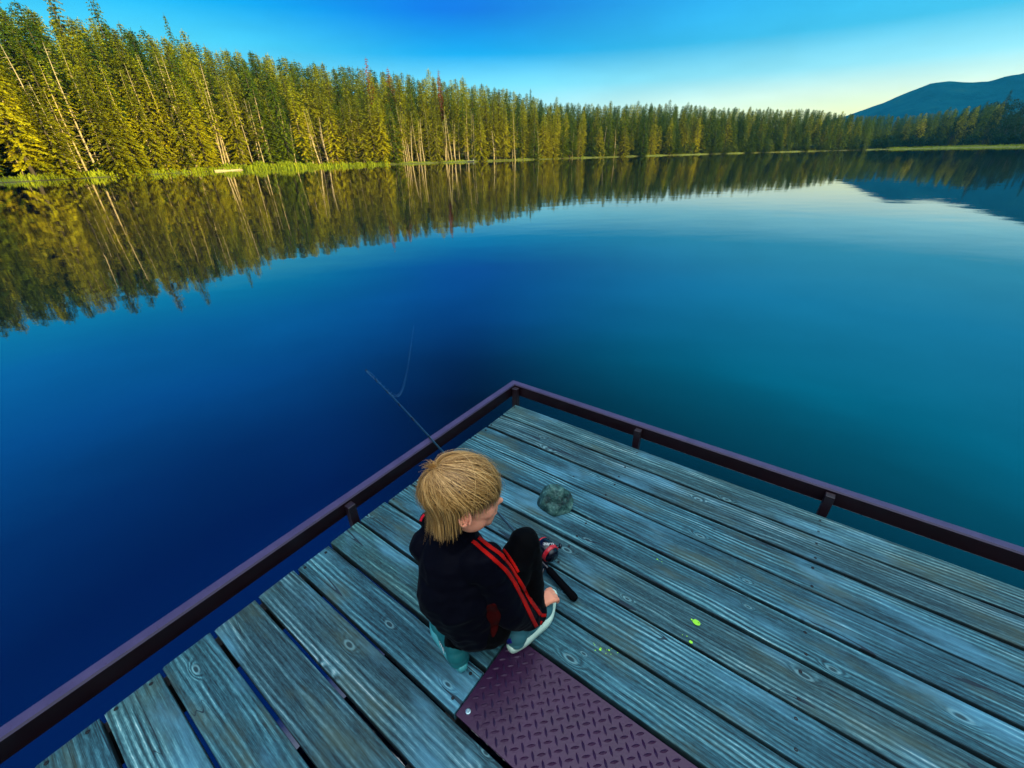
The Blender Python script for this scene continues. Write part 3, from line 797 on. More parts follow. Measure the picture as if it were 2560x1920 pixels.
# low edge rail (two mitred lengths of box tube)
ZT, HW, HH = .092, .047, .080
cu, cv = -.124 + HW, .142 - HW        # inner corner
def rail(leg, L_):
    b_ = .006
    sec = [(b_, 0), (HW - b_, 0), (HW, b_), (HW, HH - b_), (HW - b_, HH), (b_, HH), (0, HH - b_), (0, b_)]
    v = []; f = []; n = 40
    for i in range(n + 1):
        for (a, h) in sec:
            s0 = a; s1 = -L_; s_ = s0 + (s1 - s0) * i / n
            wob = .0006 * noise.noise(Vector((s_ * 4, h * 20, leg)))
            if leg == 0: v.append((cu - a + wob, cv + s_, ZT - HH + h))
            else: v.append((cu - s_, cv + a + wob, ZT - HH + h))
    for i in range(n):
        for j in range(8):
            p, q_ = i * 8 + j, i * 8 + (j + 1) % 8; f.append((p, q_, q_ + 8, p + 8))
    f.append(tuple(range(8))); f.append(tuple(range(n * 8, n * 8 + 8)))
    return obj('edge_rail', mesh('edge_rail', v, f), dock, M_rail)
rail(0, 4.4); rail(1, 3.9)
M_post = simple('dark maroon post paint', (.016, .006, .011), .45)
def post(u0, v0, u1, v1):
    mb = MB(); mb.box((u0, v0, -.30), (u1, v1, ZT - .014), .003)
    return mb.build('rail_post', M_post, dock)
post(cu + .002, -1.200, cu + .036, -1.163)
post(cu + .002, -2.42, cu + .036, -2.37)
post(cu + .002, cv - .038, cu + .040, cv - .002)
for u in (.755, 1.63, 2.5): post(u, cv - .036, u + .036, cv - .002)
# diamond tread plate with real raised lozenges
M_plate = simple('worn maroon tread plate', (.036, .007, .038), .34, .25, .5, .35, 14, .3, 160)
mb = MB(); mb.box((PU, PV1, -.012), (3.4, PV0, -.0035), .0015)
step = .0235; ct, st_ = math.cos(R(45)), math.sin(R(45))
for i in range(-5, 120):
    for j in range(-60, 60):
        x_ = (i) * step; y_ = (j) * step
        U_ = PU + x_ * ct - y_ * st_ + .02; V_ = PV1 + x_ * st_ + y_ * ct
        if not (PU + .010 < U_ < 2.35 and PV1 + .010 < V_ < PV0 - .010): continue
        if abs(U_ - .858) < .012 and abs(V_ + 1.444) < .012: continue
        an = R(45) + (R(90) if (i + j) % 2 else 0)
        ca, sa = math.cos(an), math.sin(an); l, w_ = .0135, .0040
        pts = [(-l, 0, 0), (-l * .5, -w_ * .8, 0), (0, -w_, 0), (l * .5, -w_ * .8, 0), (l, 0, 0), (l * .5, w_ * .8, 0), (0, w_, 0), (-l * .5, w_ * .8, 0), (-l * .55, 0, .0026), (0, 0, .0034), (l * .55, 0, .0026)]
        vv = [(U_ + a * ca - b_ * sa, V_ + a * sa + b_ * ca, -.0036 + z_) for a, b_, z_ in pts]
        mb.add(vv, [(0, 1, 8), (1, 2, 9, 8), (2, 3, 10, 9), (3, 4, 10), (4, 5, 10), (5, 6, 9, 10), (6, 7, 8, 9), (7, 0, 8)])
plate = mb.build('tread_plate', M_plate, dock)
mb = MB(); mb.lathe([(.0075, -.004), (.0075, .0015), (.005, .0022), (.003, .0006)], 14, Matrix.Translation((.858, -1.444, 0)))
mb.build('bolt', simple('bright bolt head', (.35, .5, .55), .35, .8), plate)
# splashes of yellow green paint on the planks
rs_ = random.Random(3); M_pt = simple('yellow green paint', (.30, .75, .02), .5)
def splash(u, v, r_, nn, k=1):
    for q in range(k):
        uu = u + (rs_.uniform(-1, 1) * .03 if q else 0); vv = v + (rs_.uniform(-1, 1) * .012 if q else 0); rr = r_ * (1 if q == 0 else rs_.uniform(.15, .5))
        pts = [(uu, vv, .0022)] + [(uu + math.cos(a_) * rr * (1 + .25 * noise.noise(Vector((math.cos(a_) * 2, math.sin(a_) * 2, u * 9 + q)))), vv + math.sin(a_) * rr * .8 * (1 + .25 * noise.noise(Vector((math.cos(a_) * 2, math.sin(a_) * 2, 5 + q)))), .0022) for a_ in [i * 6.283 / 16 for i in range(16)]]
        mb = MB(); mb.add(pts, [(0, i + 1, (i + 1) % 16 + 1) for i in range(16)]); mb.build('paint_splash', M_pt, decking)
splash(1.325, -.793, .0125, 1, 3); splash(1.328, -.871, .006, 1, 3); splash(1.096, -1.065, .004, 1, 7); splash(1.13, -.62, .003, 1, 6); splash(1.12, -1.05, .003, 1, 5)


# ================================================================ ROCK
rk = random.Random(4)
import bmesh
bm = bmesh.new(); bmesh.ops.create_icosphere(bm, subdivisions=5, radius=1)
planes = [((-.75, -.35, .45), .62), ((.05, -.75, .6), .60), ((.75, -.15, .5), .74), ((.2, .6, .7), .86), ((-.5, .5, .6), .8), ((.9, -.5, 0), .82), ((-.95, .1, .1), .85), ((-.2, -1, .05), .80), ((.5, .85, .1), .86), ((0, 0, 1), .84)]
for q in bm.verts:
    p = q.co.copy()
    for nrm, dd in planes:
        nn = Vector(nrm).normalized(); s_ = p.dot(nn)
        if s_ > dd: p -= nn * (s_ - dd) * .93
    p += p.normalized() * (.035 * noise.fractal(p * 2.2, 1, 2, 3) + .02 * noise.noise(p * 9))
    if p.z < -.35: p.z = -.35
    q.co = Vector((p.x * .088, p.y * .072, (p.z + .35) * .088))
me = bpy.data.meshes.new('rock'); bm.to_mesh(me); bm.free()
mt, t, b, o = mat('blotched grey green stone')
co = t.new('ShaderNodeTexCoord').outputs['Object']
n1 = t.noise(co, 22, 5, .6); n2 = t.noise(co, 60, 4, .6)
c = t.ramp(n1, [(.36, (.004, .016, .016)), (.46, (.015, .06, .052)), (.58, (.05, .14, .12)), (.70, (.17, .32, .27))])
c = t.mix(t.mr(n2, .5, .7, 0, .6), c, (.02, .05, .06, 1))
t.put(b, 'Base Color', c); t.put(b, 'Roughness', .5)
t.put(b, 'Normal', t.new('ShaderNodeBump', {'Height': n2, 'Strength': .8, 'Distance': .004}))
rock = obj('rock', me, None, mt); rock.location = P3(1385, 1262, 0); rock.rotation_euler = (0, 0, R(-35))
tag(rock, 'fist sized blotched grey green rock lying on the dock planks', 'rock')

# ================================================================ FISHING ROD
ra_ = P3(1438, 1497, .018); rb_ = P3(1073, 1093, .103)
rd = (rb_ - ra_).normalized()
rod = empty('fishing_rod', ra_); tag(rod, 'short fishing rod with black foam grip and red and black reel leaning over the rail', 'fishing rod')
def RP(s_): 
    p = rd * s_; p.z -= .012 * max(0, s_ - 1.1) ** 2 * 3; return p
M_blank = simple('dark teal rod blank', (.006, .028, .045), .3, .1, .5)
M_foam = simple('black foam grip', (.002, .002, .003), .9, spec=.05, bump=.4, bscale=500)
M_black = simple('glossy black plastic', (.003, .003, .010), .2, 0, .5)
M_red = simple('red plastic', (.55, .01, .02), .25, 0, .6)
M_white = simple('white print', (.85, .85, .85), .5)
M_chr = simple('grey metal fittings', (.2, .22, .25), .3, .9)
LT = 2.02
mb = MB(); mb.tube([RP(.12 + (LT - .12) * i / 30) for i in range(31)], [.0048 * (1 - i / 30) + .0008 for i in range(31)], 8); mb.build('rod_blank', M_blank, rod, True)
zq = Vector((0, 0, 1)); side = rd.cross(zq).normalized(); upv = side.cross(rd).normalized()
mb = MB(); mb.tube([RP(s_) for s_ in (-.004, 0, .012, .05, .10, .135, .145, .15)], [.009, .0135, .0155, .0140, .0132, .0135, .012, .006], 16); mb.build('grip', M_foam, rod, True)
mb = MB(); mb.tube([RP(s_) for s_ in (.14, .16, .20, .24, .27)], [.009, .0105, .0095, .0105, .008], 12)
mb.tube([RP(.155) - upv * .004, RP(.16) - upv * .008 - side * .012, RP(.145) - side * .030 - upv * .006], [.006, .005, .003], 8)
mb.build('reel_seat', M_black, rod, True)
mb = MB(); mb.tube([RP(.195), RP(.207)], [.0118, .0118], 14); mb.tube([RP(.245), RP(.255)], [.0116, .0116], 14); mb.build('seat_ring', M_red, rod, True)
# closed face reel standing on the seat, tipped to the right
rc = RP(.205) + upv * .030 + side * .036
reel = MB()
ax = rd; Mx = Matrix((side, upv, ax)).transposed().to_4x4()
Mreel = Matrix.Translation(rc) @ Mx @ Matrix.Scale(1.14, 4)
reel.lathe([(.006, -.047), (.018, -.045), (.026, -.036), (.0305, -.020), (.0315, .002), (.030, .014), (.024, .028), (.014, .037), (.005, .040)], 26, Mreel)
reel_o = reel.build('reel', M_black, rod, True)
mb = MB(); mb.lathe([(.0312, -.030), (.0315, -.026), (.0322, -.019), (.0316, -.017)], 26, Mreel); mb.lathe([(.0265, .022), (.0272, .024), (.0235, .030), (.0225, .029)], 26, Mreel)
mb.build('red_band', M_red, reel_o, True)
mb = MB(); mb.tube([RP(.205), rc - upv * .02], [.006, .009], 8); mb.build('reel_foot', M_black, reel_o, True)
kx = side * .052 - upv * .012
mb = MB(); mb.tube([rc + side * .028 - upv * .004 - rd * .01, rc + kx - rd * .012], [.0035, .003], 8); mb.tube([rc + side * .028 - upv * .012 - rd * .018, rc + kx - rd * .020 - upv * .004], [.0025, .0025], 8)
mb.build('crank', M_black, reel_o, True)
mb = MB(); mb.ball(rc + kx - rd * .020 + side * .008, (.007, .011, .010), 12, 8); mb.build('crank_knob', M_black, reel_o, True)
def text(s, size, M, mt_, parent, name='lettering', ext=.0003):
    cu_ = bpy.data.curves.new(name, 'FONT'); cu_.body = s; cu_.size = size; cu_.extrude = ext; cu_.align_x = 'CENTER'; cu_.align_y = 'CENTER'
    tmp = bpy.data.objects.new(name, cu_); COL.objects.link(tmp)
    dg = bpy.context.evaluated_depsgraph_get(); me = bpy.data.meshes.new_from_object(tmp.evaluated_get(dg))
    bpy.data.objects.remove(tmp); me.transform(M)
    return obj(name, me, parent, mt_)
# white maker's lettering on the top of the reel
tn = (upv * .78 + side * .05 - rd * .25).normalized(); tx = (rd * -.55 + side * .9); tx = (tx - tn * tx.dot(tn)).normalized(); ty = tn.cross(tx)
Mt = Matrix((tx, ty, tn)).transposed().to_4x4(); Mt.translation = rc + tn * .0372
text('ZEBCO', .0135, Mt, M_white, reel_o)
# line guides
for i, s_ in enumerate((.55, .85, 1.10, 1.30, 1.48, 1.66, 1.84, LT - .01)):
    hgt_ = .020 * (1 - i / 11); mb = MB(); c_ = RP(s_)
    ring = [c_ + side * math.cos(a_) * hgt_ * .38 - upv * (hgt_ * .7 - math.sin(a_) * hgt_ * .38) * (-1) for a_ in [j * 6.283 / 12 for j in range(13)]]
    mb.tube(ring, .0009, 5, False)
    mb.tube([c_ - rd * .014, c_ + upv * hgt_ * .4], .0009, 5); mb.tube([c_ + rd * .014, c_ + upv * hgt_ * .4], .0009, 5)
    mb.tube([c_ - rd * .016, c_ + rd * .016], .0045 - .0003 * i, 8)
    mb.build('line_guide', M_black, rod, True)
mb = MB(); mb.ball(RP(LT) , (.006, .006, .006), 10, 7); mb.build('tip_top', M_black, rod, True)
# springy slack line curling off the rod into the water
M_line = simple('pale fishing line', (.06, .2, .32), .4)
pts = []
way = [RP(.32) + upv * .012] + [RP(s_) + upv * .012 for s_ in (.55, .85, 1.1, 1.3, 1.48, 1.66, 1.84)]
mb = MB(); mb.tube(way, .0006, 4)
ctrl = [RP(LT) + ra_, RP(1.9) + ra_ + Vector((0, 0, .01)), P3(985, 988, -.10), P3(1003, 978, -.3), P3(1013, 945, -.5), P3(1022, 900, WZ + .01), P3(1028, 860, WZ + .01), P3(1034, 815, WZ + .01)]
def cat(P_, t_):
    i = min(int(t_), len(P_) - 2); q = t_ - i; a_, b_, c_, d_ = P_[max(i - 1, 0)], P_[i], P_[i + 1], P_[min(i + 2, len(P_) - 1)]
    return .5 * ((2 * b_) + (c_ - a_) * q + (2 * a_ - 5 * b_ + 4 * c_ - d_) * q * q + (3 * b_ - a_ - 3 * c_ + d_) * q ** 3)
coil = []
n = 700
for i in range(n + 1):
    t_ = i / n * (len(ctrl) - 1); p = cat(ctrl, t_) - ra_; ph = i * .42; r_ = .011 * min(1, 8 * i / n) * (1 - .5 * i / n)
    coil.append(p + Vector((math.cos(ph) * r_, math.sin(ph) * r_ * .4, math.sin(ph) * r_ * (.8 if t_ < 5 else .05))))
mb.tube(coil, .0005, 4); mb.build('fishing_line', M_line, rod)
# ================================================================ THE BOY
def blob(name, prims, voxel, smooth=4, mat_=None, parent=None, disp=None, fac=.5):
    """union of balls and tapered limbs, melted into one continuous skin"""
    mb = MB()
    for p in prims:
        if p[0] == 'c':
            _, a, ra, b, rb = p; a = Vector(a); b = Vector(b); n = max(2, int((b - a).length / (min(ra, rb) * .35)) + 1)
            for i in range(n + 1):
                q = i / n; mb.ball(a.lerp(b, q), ra + (rb - ra) * q, 14, 9)
        else:
            _, c, r = p[:3]; mb.ball(c, r, 20, 14, p[3] if len(p) > 3 else None)
    me = mesh(name, mb.v, mb.f); o = bpy.data.objects.new(name, me); COL.objects.link(o)
    md = o.modifiers.new('r', 'REMESH'); md.mode = 'VOXEL'; md.voxel_size = voxel; md.use_smooth_shade = True
    if smooth:
        ms = o.modifiers.new('s', 'SMOOTH'); ms.factor = fac; ms.iterations = smooth
    dg = bpy.context.evaluated_depsgraph_get(); me2 = bpy.data.meshes.new_from_object(o.evaluated_get(dg))
    bpy.data.objects.remove(o); bpy.data.meshes.remove(me)
    me2.name = name
    if disp:
        n = len(me2.vertices)
        for vtx in me2.vertices:
            vtx.co += vtx.normal * disp(vtx.co, vtx.normal)
    me2.polygons.foreach_set('use_smooth', [True] * len(me2.polygons)); me2.update()
    return obj(name, me2, parent, mat_)
def V3(*a): return Vector(a)

boy = empty('person', (-.14, .82, 0))
tag(boy, 'blond boy in a black tracksuit with red sleeve stripes squatting on the dock, looking right', 'person')
B0 = Vector((-.14, .82, 0))
def rel(p): return Vector(p) - B0

# skin
mt, t, b, o = mat('skin')
co = t.new('ShaderNodeTexCoord').outputs['Object']
n1 = t.noise(co, 28, 3)
c = t.mix(n1, (.82, .27, .15, 1), (.95, .38, .23, 1))
t.put(b, 'Base Color', c); t.put(b, 'Roughness', .5); t.put(b, 'Specular IOR Level', .4); t.put(b, 'Subsurface Weight', .12); t.put(b, 'Subsurface Radius', (.01, .004, .002)); t.put(b, 'Subsurface Scale', .6)
M_skin = mt

# head frame: F forward, L left, U up
HAZ, NOD, TILT = R(80), R(3), R(13)
Fh = V3(math.sin(HAZ), math.cos(HAZ), 0); Lh = V3(-math.cos(HAZ), math.sin(HAZ), 0); Uh = V3(0, 0, 1)
Fh, Uh = (Fh * math.cos(NOD) - Uh * math.sin(NOD)), (Uh * math.cos(NOD) + Fh * math.sin(NOD))
Uh, Lh = (Uh * math.cos(TILT) + Lh * math.sin(TILT)), (Lh * math.cos(TILT) - Uh * math.sin(TILT))
HC = V3(-.138, .858, .582)
HM = Matrix((Fh, Lh, Uh)).transposed().to_4x4(); HM.translation = HC
HMr = HM.to_3x3()
def hp(x, y, z): return rel(HM @ Vector((x, y, z)))
def he(c, r, rx=0, ry=0, rz=0):
    from mathutils import Euler
    return ('b', hp(*c), r, HMr @ Euler((rx, ry, rz)).to_matrix())
prims = [
    he((-.012, 0, .030), (.092, .072, .080)),        # skull
    he((.028, 0, -.010), (.060, .060, .074)),        # face
    he((.046, 0, -.052), (.036, .042, .030)),        # jaw
    he((.060, 0, -.072), (.016, .020, .015)),        # chin
    he((.015, .040, -.048), (.040, .018, .030)), he((.015, -.040, -.048), (.040, .018, .030)),
    he((.052, .034, -.020), (.028, .024, .026)), he((.052, -.034, -.020), (.028, .024, .026)),   # cheeks
    he((.070, 0, .028), (.024, .046, .020)),         # brow
    he((.087, 0, .004), (.0085, .008, .020), 0, -.35), he((.0975, 0, -.0145), (.0105, .0105, .0085)),  # nose
    he((.090, .0085, -.018), (.0075, .006, .006)), he((.090, -.0085, -.018), (.0075, .006, .006)),
    he((.083, 0, -.0375), (.009, .018, .0055)), he((.0805, 0, -.0480), (.010, .0165, .006)),           # lips
    he((.078, 0, -.030), (.014, .022, .014)),
]
prims += [he((.0660, .031, .0075), (.0165, .0150, .0115)), he((.0660, -.031, .0075), (.0165, .0150, .0115))]   # lowered lids
# neck and trunk of the body
NB = V3(-.170, .842, .455)
P_ = dict(pel=V3(-.150, .790, .165), mid=V3(-.172, .802, .27), chest=V3(-.182, .836, .375), Ls=V3(-.270, .874, .380), Rs=V3(-.085, .790, .408),
          Re=V3(-.030, .775, .215), Rw=P3(1336, 1524, .100), Le=V3(-.300, .985, .25), Lw=V3(-.215, 1.05, .33),
          Rh=V3(-.085, .768, .155), Lh=V3(-.215, .835, .155), Rk=V3(.028, .905, .345), Lk=V3(-.185, 1.01, .325), Ra=V3(.050, .850, .075), La=V3(-.200, .760, .070))
prims += [('c', rel(NB), .041, hp(-.02, 0, -.045), .040), ('c', rel(P_['pel']), .085, rel(P_['mid']), .080), ('c', rel(P_['mid']), .080, rel(P_['chest']), .078), ('c', rel(P_['chest']), .066, rel(NB), .045),
          ('c', rel(P_['Ls']), .034, rel(P_['Rs']), .034)]
for s_ in 'LR':
    prims += [('c', rel(P_[s_ + 's']), .030, rel(P_[s_ + 'e']), .026), ('c', rel(P_[s_ + 'e']), .026, rel(P_[s_ + 'w']), .0175), ('c', rel(P_[s_ + 'h']), .058, rel(P_[s_ + 'k']), .040), ('c', rel(P_[s_ + 'k']), .038, rel(P_[s_ + 'a']), .024)]
# right hand resting by the toe of the shoe, left hand laid on the left knee
def hand(w, d, up, sgn, curl, s=1.0):
    """w wrist, d finger direction, up back-of-hand direction, sgn side of the thumb"""
    d = d.normalized(); up = (up - d * up.dot(d)).normalized(); sd_ = d.cross(up) * sgn
    out = []
    pc = w + d * .036 * s
    for q in (-1.15, -.4, .4, 1.15):
        out.append(('c', rel(w + sd_ * q * .006 * s + d * .004), .0125 * s, rel(w + d * .056 * s + sd_ * q * .0118 * s), .0098 * s))
    ln = {-1.15: .038, -.4: .047, .4: .050, 1.15: .045}
    for q in (-1.15, -.4, .4, 1.15):
        a = w + d * .058 * s + sd_ * q * .0158 * s; L_ = ln[q] * s; dn = -up
        p1 = a + (d * math.cos(curl * .6) + dn * math.sin(curl * .6)) * L_ * .42 + sd_ * q * .0012
        p2 = p1 + (d * math.cos(curl * 1.5) + dn * math.sin(curl * 1.5)) * L_ * .33
        p3 = p2 + (d * math.cos(curl * 2.2) + dn * math.sin(curl * 2.2)) * L_ * .25
        out += [('c', rel(a), .0078 * s, rel(p1), .0072 * s), ('c', rel(p1), .0070 * s, rel(p2), .0064 * s), ('c', rel(p2), .0063 * s, rel(p3), .0054 * s)]
    t0 = w + d * .016 * s + sd_ * .014 * s; t1 = t0 + (d * .55 + sd_ * .75 - up * .3).normalized() * .026 * s; t2 = t1 + (d * .9 + sd_ * .2 - up * .4).normalized() * .022 * s
    out += [('c', rel(t0), .0105 * s, rel(t1), .0085 * s), ('c', rel(t1), .0082 * s, rel(t2), .0068 * s)]
    return out
prims += hand(P3(1343, 1512, .105), V3(.80, .60, -.10), V3(-.05, -.25, 1), -1, .72, 1.05)
prims += hand(P_['Lw'], V3(.75, -.25, .15), V3(-.1, .3, 1), 1, .7, .95)
body = blob('body', prims, .0026, 5, M_skin, boy)
# ear (right, the one seen) and left
def ear(sg):
    c_ = Vector((-.006, sg * .0755, -.008)); tl = -.16
    pr = []
    for i in range(46):
        a_ = R(-60 + i * 6.2); rx_, rz_ = .0150, .0230
        if i > 32: rx_ *= .9
        p = c_ + Vector((-math.cos(a_) * rx_ * -1 * -1, sg * (.0075 + .003 * math.cos(a_ + 2)), math.sin(a_) * rz_))
        pr.append(('b', hp(*p), (.0034, .0034, .0034)))
    pr.append(he(c_ + Vector((.001, sg * .001, -.002)), (.0130, .0050, .0205)))
    pr.append(he(c_ + Vector((-.001, sg * .006, -.021)), (.0055, .0040, .0070)))
    pr.append(he(c_ + Vector((.010, sg * .004, -.003)), (.0040, .0040, .0065)))
    for i in range(18):
        a_ = R(100 + i * 8); pr.append(('b', hp(*(c_ + Vector((math.cos(a_) * .0085, sg * .0075, math.sin(a_) * .0135)))), (.0024, .0024, .0024)))
    return blob('ear', pr, .0013, 2, M_skin, boy)
ear(-1); ear(1)
# eyes
M_eye = simple('eye white', (.8, .8, .78), .2); M_iris = simple('iris', (.05, .12, .2), .2)
for sg in (-1, 1):
    mb = MB(); mb.ball(hp(.0690, sg * .030, .004), .0118, 16, 12); e_ = mb.build('eye', M_eye, boy, True)
    mb = MB(); mb.ball(hp(.0780, sg * .0305, .004), (.0055, .0055, .0055), 12, 8); mb.build('iris', M_iris, e_, True)
M_brow = simple('fair brown brow', (.25, .12, .04), .8)
for sg in (-1, 1):
    mb = MB(); mb.tube([hp(.088, sg * .014, .026), hp(.086, sg * .030, .031), hp(.074, sg * .046, .027)], [.002, .003, .0015], 6); mb.build('eyebrow', M_brow, boy, True)

# trousers
def wr(amp, sc, ridge=True):
    def fn(co, nm):
        p = co * sc; n_ = noise.noise(p + Vector((3, 1, 7))) ; n2 = noise.noise(Vector((p.x * 2.1, p.y * 2.1, p.z * 3.6)))
        return amp * ((1 - abs(n_) * 2.4) * .6 + n2 * .5)
    return fn
def cloth(name, col, rough=.8):
    mt, t, b, o = mat(name)
    co = t.new('ShaderNodeTexCoord').outputs['Object']
    t.put(b, 'Base Color', t.mix(t.noise(co, 8, 3), tuple(x * .7 for x in col) + (1,), tuple(x * 1.3 for x in col) + (1,)))
    t.put(b, 'Roughness', rough); t.put(b, 'Specular IOR Level', .06); t.put(b, 'Sheen Weight', .02); t.put(b, 'Sheen Roughness', .4)
    t.put(b, 'Normal', t.new('ShaderNodeBump', {'Height': t.noise(co, 900, 2), 'Strength': .25, 'Distance': .001}))
    return mt
M_jac = cloth('black navy tracksuit cloth', (.0008, .0008, .0040), .7)
M_tr = cloth('black trouser cloth', (.0007, .0007, .0014), .8)
pr = [('b', rel(P_['pel'] + V3(.02, .01, 0)), (.108, .100, .092))]
for s_ in 'LR':
    pr += [('c', rel(P_[s_ + 'h']), .070, rel(P_[s_ + 'k']), .050), ('c', rel(P_[s_ + 'k']), .050, rel(P_[s_ + 'a'] + V3(.008, 0, .03)), .038), ('c', rel(P_[s_ + 'a'] + V3(.008, 0, .03)), .038, rel(P_[s_ + 'a'] + V3(.008, 0, .008)), .040)]
trousers = blob('trousers', pr, .006, 3, M_tr, boy, wr(.004, 16))
# jacket: trunk, sleeves, hood-less collar
pr = [('c', rel(P_['pel'] + V3(.018, .000, -.004)), .098, rel(P_['mid']), .117), ('c', rel(P_['mid']), .117, rel(P_['chest'] + V3(0, 0, -.02)), .108),
      ('b', rel(P_['pel'] + V3(.030, .004, -.040)), (.092, .088, .054)), ('b', rel(P_['mid'] + V3(-.022, -.006, .01)), (.102, .098, .12)),
      ('c', rel(P_['Ls'] + V3(.03, -.01, -.006)), .062, rel(P_['Rs'] + V3(-.03, .01, -.006)), .062), ('c', rel(P_['chest']), .088, rel(NB + V3(0, 0, -.03)), .060),
      ('c', rel(NB + V3(0, 0, -.03)), .060, rel(NB + V3(.010, .004, .034)), .054),
      ('c', rel(P_['Rs']), .056, rel(P_['Re']), .060), ('c', rel(P_['Re']), .060, rel(P_['Rw'] + V3(-.018, -.014, .004)), .047), ('c', rel(P_['Rw'] + V3(-.018, -.014, .004)), .047, rel(P_['Rw'] + V3(-.002, -.002, -.006)), .042),
      ('c', rel(P_['Ls']), .052, rel(P_['Le']), .046), ('c', rel(NB + V3(0, 0, .0)), .046, rel(P3(1072, 1300, .440)), .026), ('c', rel(P_['Le']), .046, rel(P_['Lw'] + V3(-.02, -.01, -.01)), .034)]
jacket = blob('jacket', pr, .0055, 4, M_jac, boy, wr(.0075, 13))

# things sewn on the jacket lie on its surface
def bvh_of(*objs):
    vs = []; fs = []
    for o_ in objs:
        k = len(vs); vs += [v_.co + B0 for v_ in o_.data.vertices]; fs += [tuple(i + k for i in p.vertices) for p in o_.data.polygons]
    return BVHTree.FromPolygons(vs, fs)
BJ = bvh_of(jacket, trousers)
EYE = Vector((0, 0, CAMZ))
def hit(px, py, bv):
    d = rayd(px, py).normalized(); h = bv.ray_cast(EYE, d); return h
M_stripe = cloth('red stripe tape', (.42, .006, .004), .6)
def ribbon(name, path, wpx, bv, mt_, parent, off=.0016, n=60):
    P2 = [Vector((a, b_, 0)) for a, b_ in path]; V = []; F = []
    rows = []
    for i in range(n + 1):
        t_ = i / n * (len(P2) - 1); p = cat(P2, t_); q = cat(P2, min(t_ + .02, len(P2) - 1)) - cat(P2, max(t_ - .02, 0)); q.normalize(); nrm = Vector((-q.y, q.x, 0)); row = []
        for k in range(5):
            s_ = (k / 4 - .5) * (wpx(i / n) if callable(wpx) else wpx); h = hit(p.x + nrm.x * s_, p.y + nrm.y * s_, bv)
            if h[0] is None: row = None; break
            row.append(h[0] + h[1] * off - B0)
        rows.append(row)
    prev = None
    for row in rows:
        if row is None or (prev is not None and (row[2] - prev[0][2]).length > .06): 
            prev = None
            if row is None: continue
        base = len(V); V += row
        if prev is not None:
            for k in range(4): F.append((prev[1] + k, prev[1] + k + 1, base + k + 1, base + k))
        prev = (row, base)
    if not F: return None
    me = mesh(name, V, F, True); o_ = obj(name, me, parent, mt_)
    md = o_.modifiers.new('thick', 'SOLIDIFY'); md.thickness = .0012; md.offset = 1
    return o_
ribbon('sleeve_stripe', [(1180, 1352), (1206, 1374), (1235, 1399), (1262, 1424), (1285, 1457), (1308, 1501), (1331, 1548), (1348, 1577)], 9.5, BJ, M_stripe, jacket)
ribbon('sleeve_stripe', [(1195, 1344), (1224, 1367), (1251, 1387), (1272, 1410), (1292, 1442), (1309, 1470), (1328, 1505), (1351, 1537)], 9.0, BJ, M_stripe, jacket)
ribbon('sleeve_stripe', [(1208, 1341), (1230, 1352), (1249, 1363), (1266, 1382), (1280, 1402), (1296, 1430)], 6.5, BJ, M_stripe, jacket)
ribbon('cuff_stripe', [(1352, 1538), (1360, 1538), (1369, 1537)], 8, BJ, M_stripe, jacket, n=10)
ribbon('cuff_stripe', [(1350, 1556), (1358, 1558), (1367, 1558)], 9, BJ, M_stripe, jacket, n=10)
# dark red shirt panel showing at the side
M_shirt = cloth('dark red shirt cloth', (.035, .001, .001), .8)
ribbon('side_panel', [(1226, 1510), (1232, 1530), (1236, 1560), (1232, 1592)], lambda q: 8 + 26 * math.sin(math.pi * min(1, .12 + q * .95)) ** 1.3 + 3 * math.sin(q * 17), BJ, M_shirt, jacket, .001, 30)
ribbon('collar_piping', [(1053, 1303), (1056, 1295), (1062, 1287)], 5, BJ, cloth('bright red piping', (.7, .01, .03), .6), jacket, n=12)

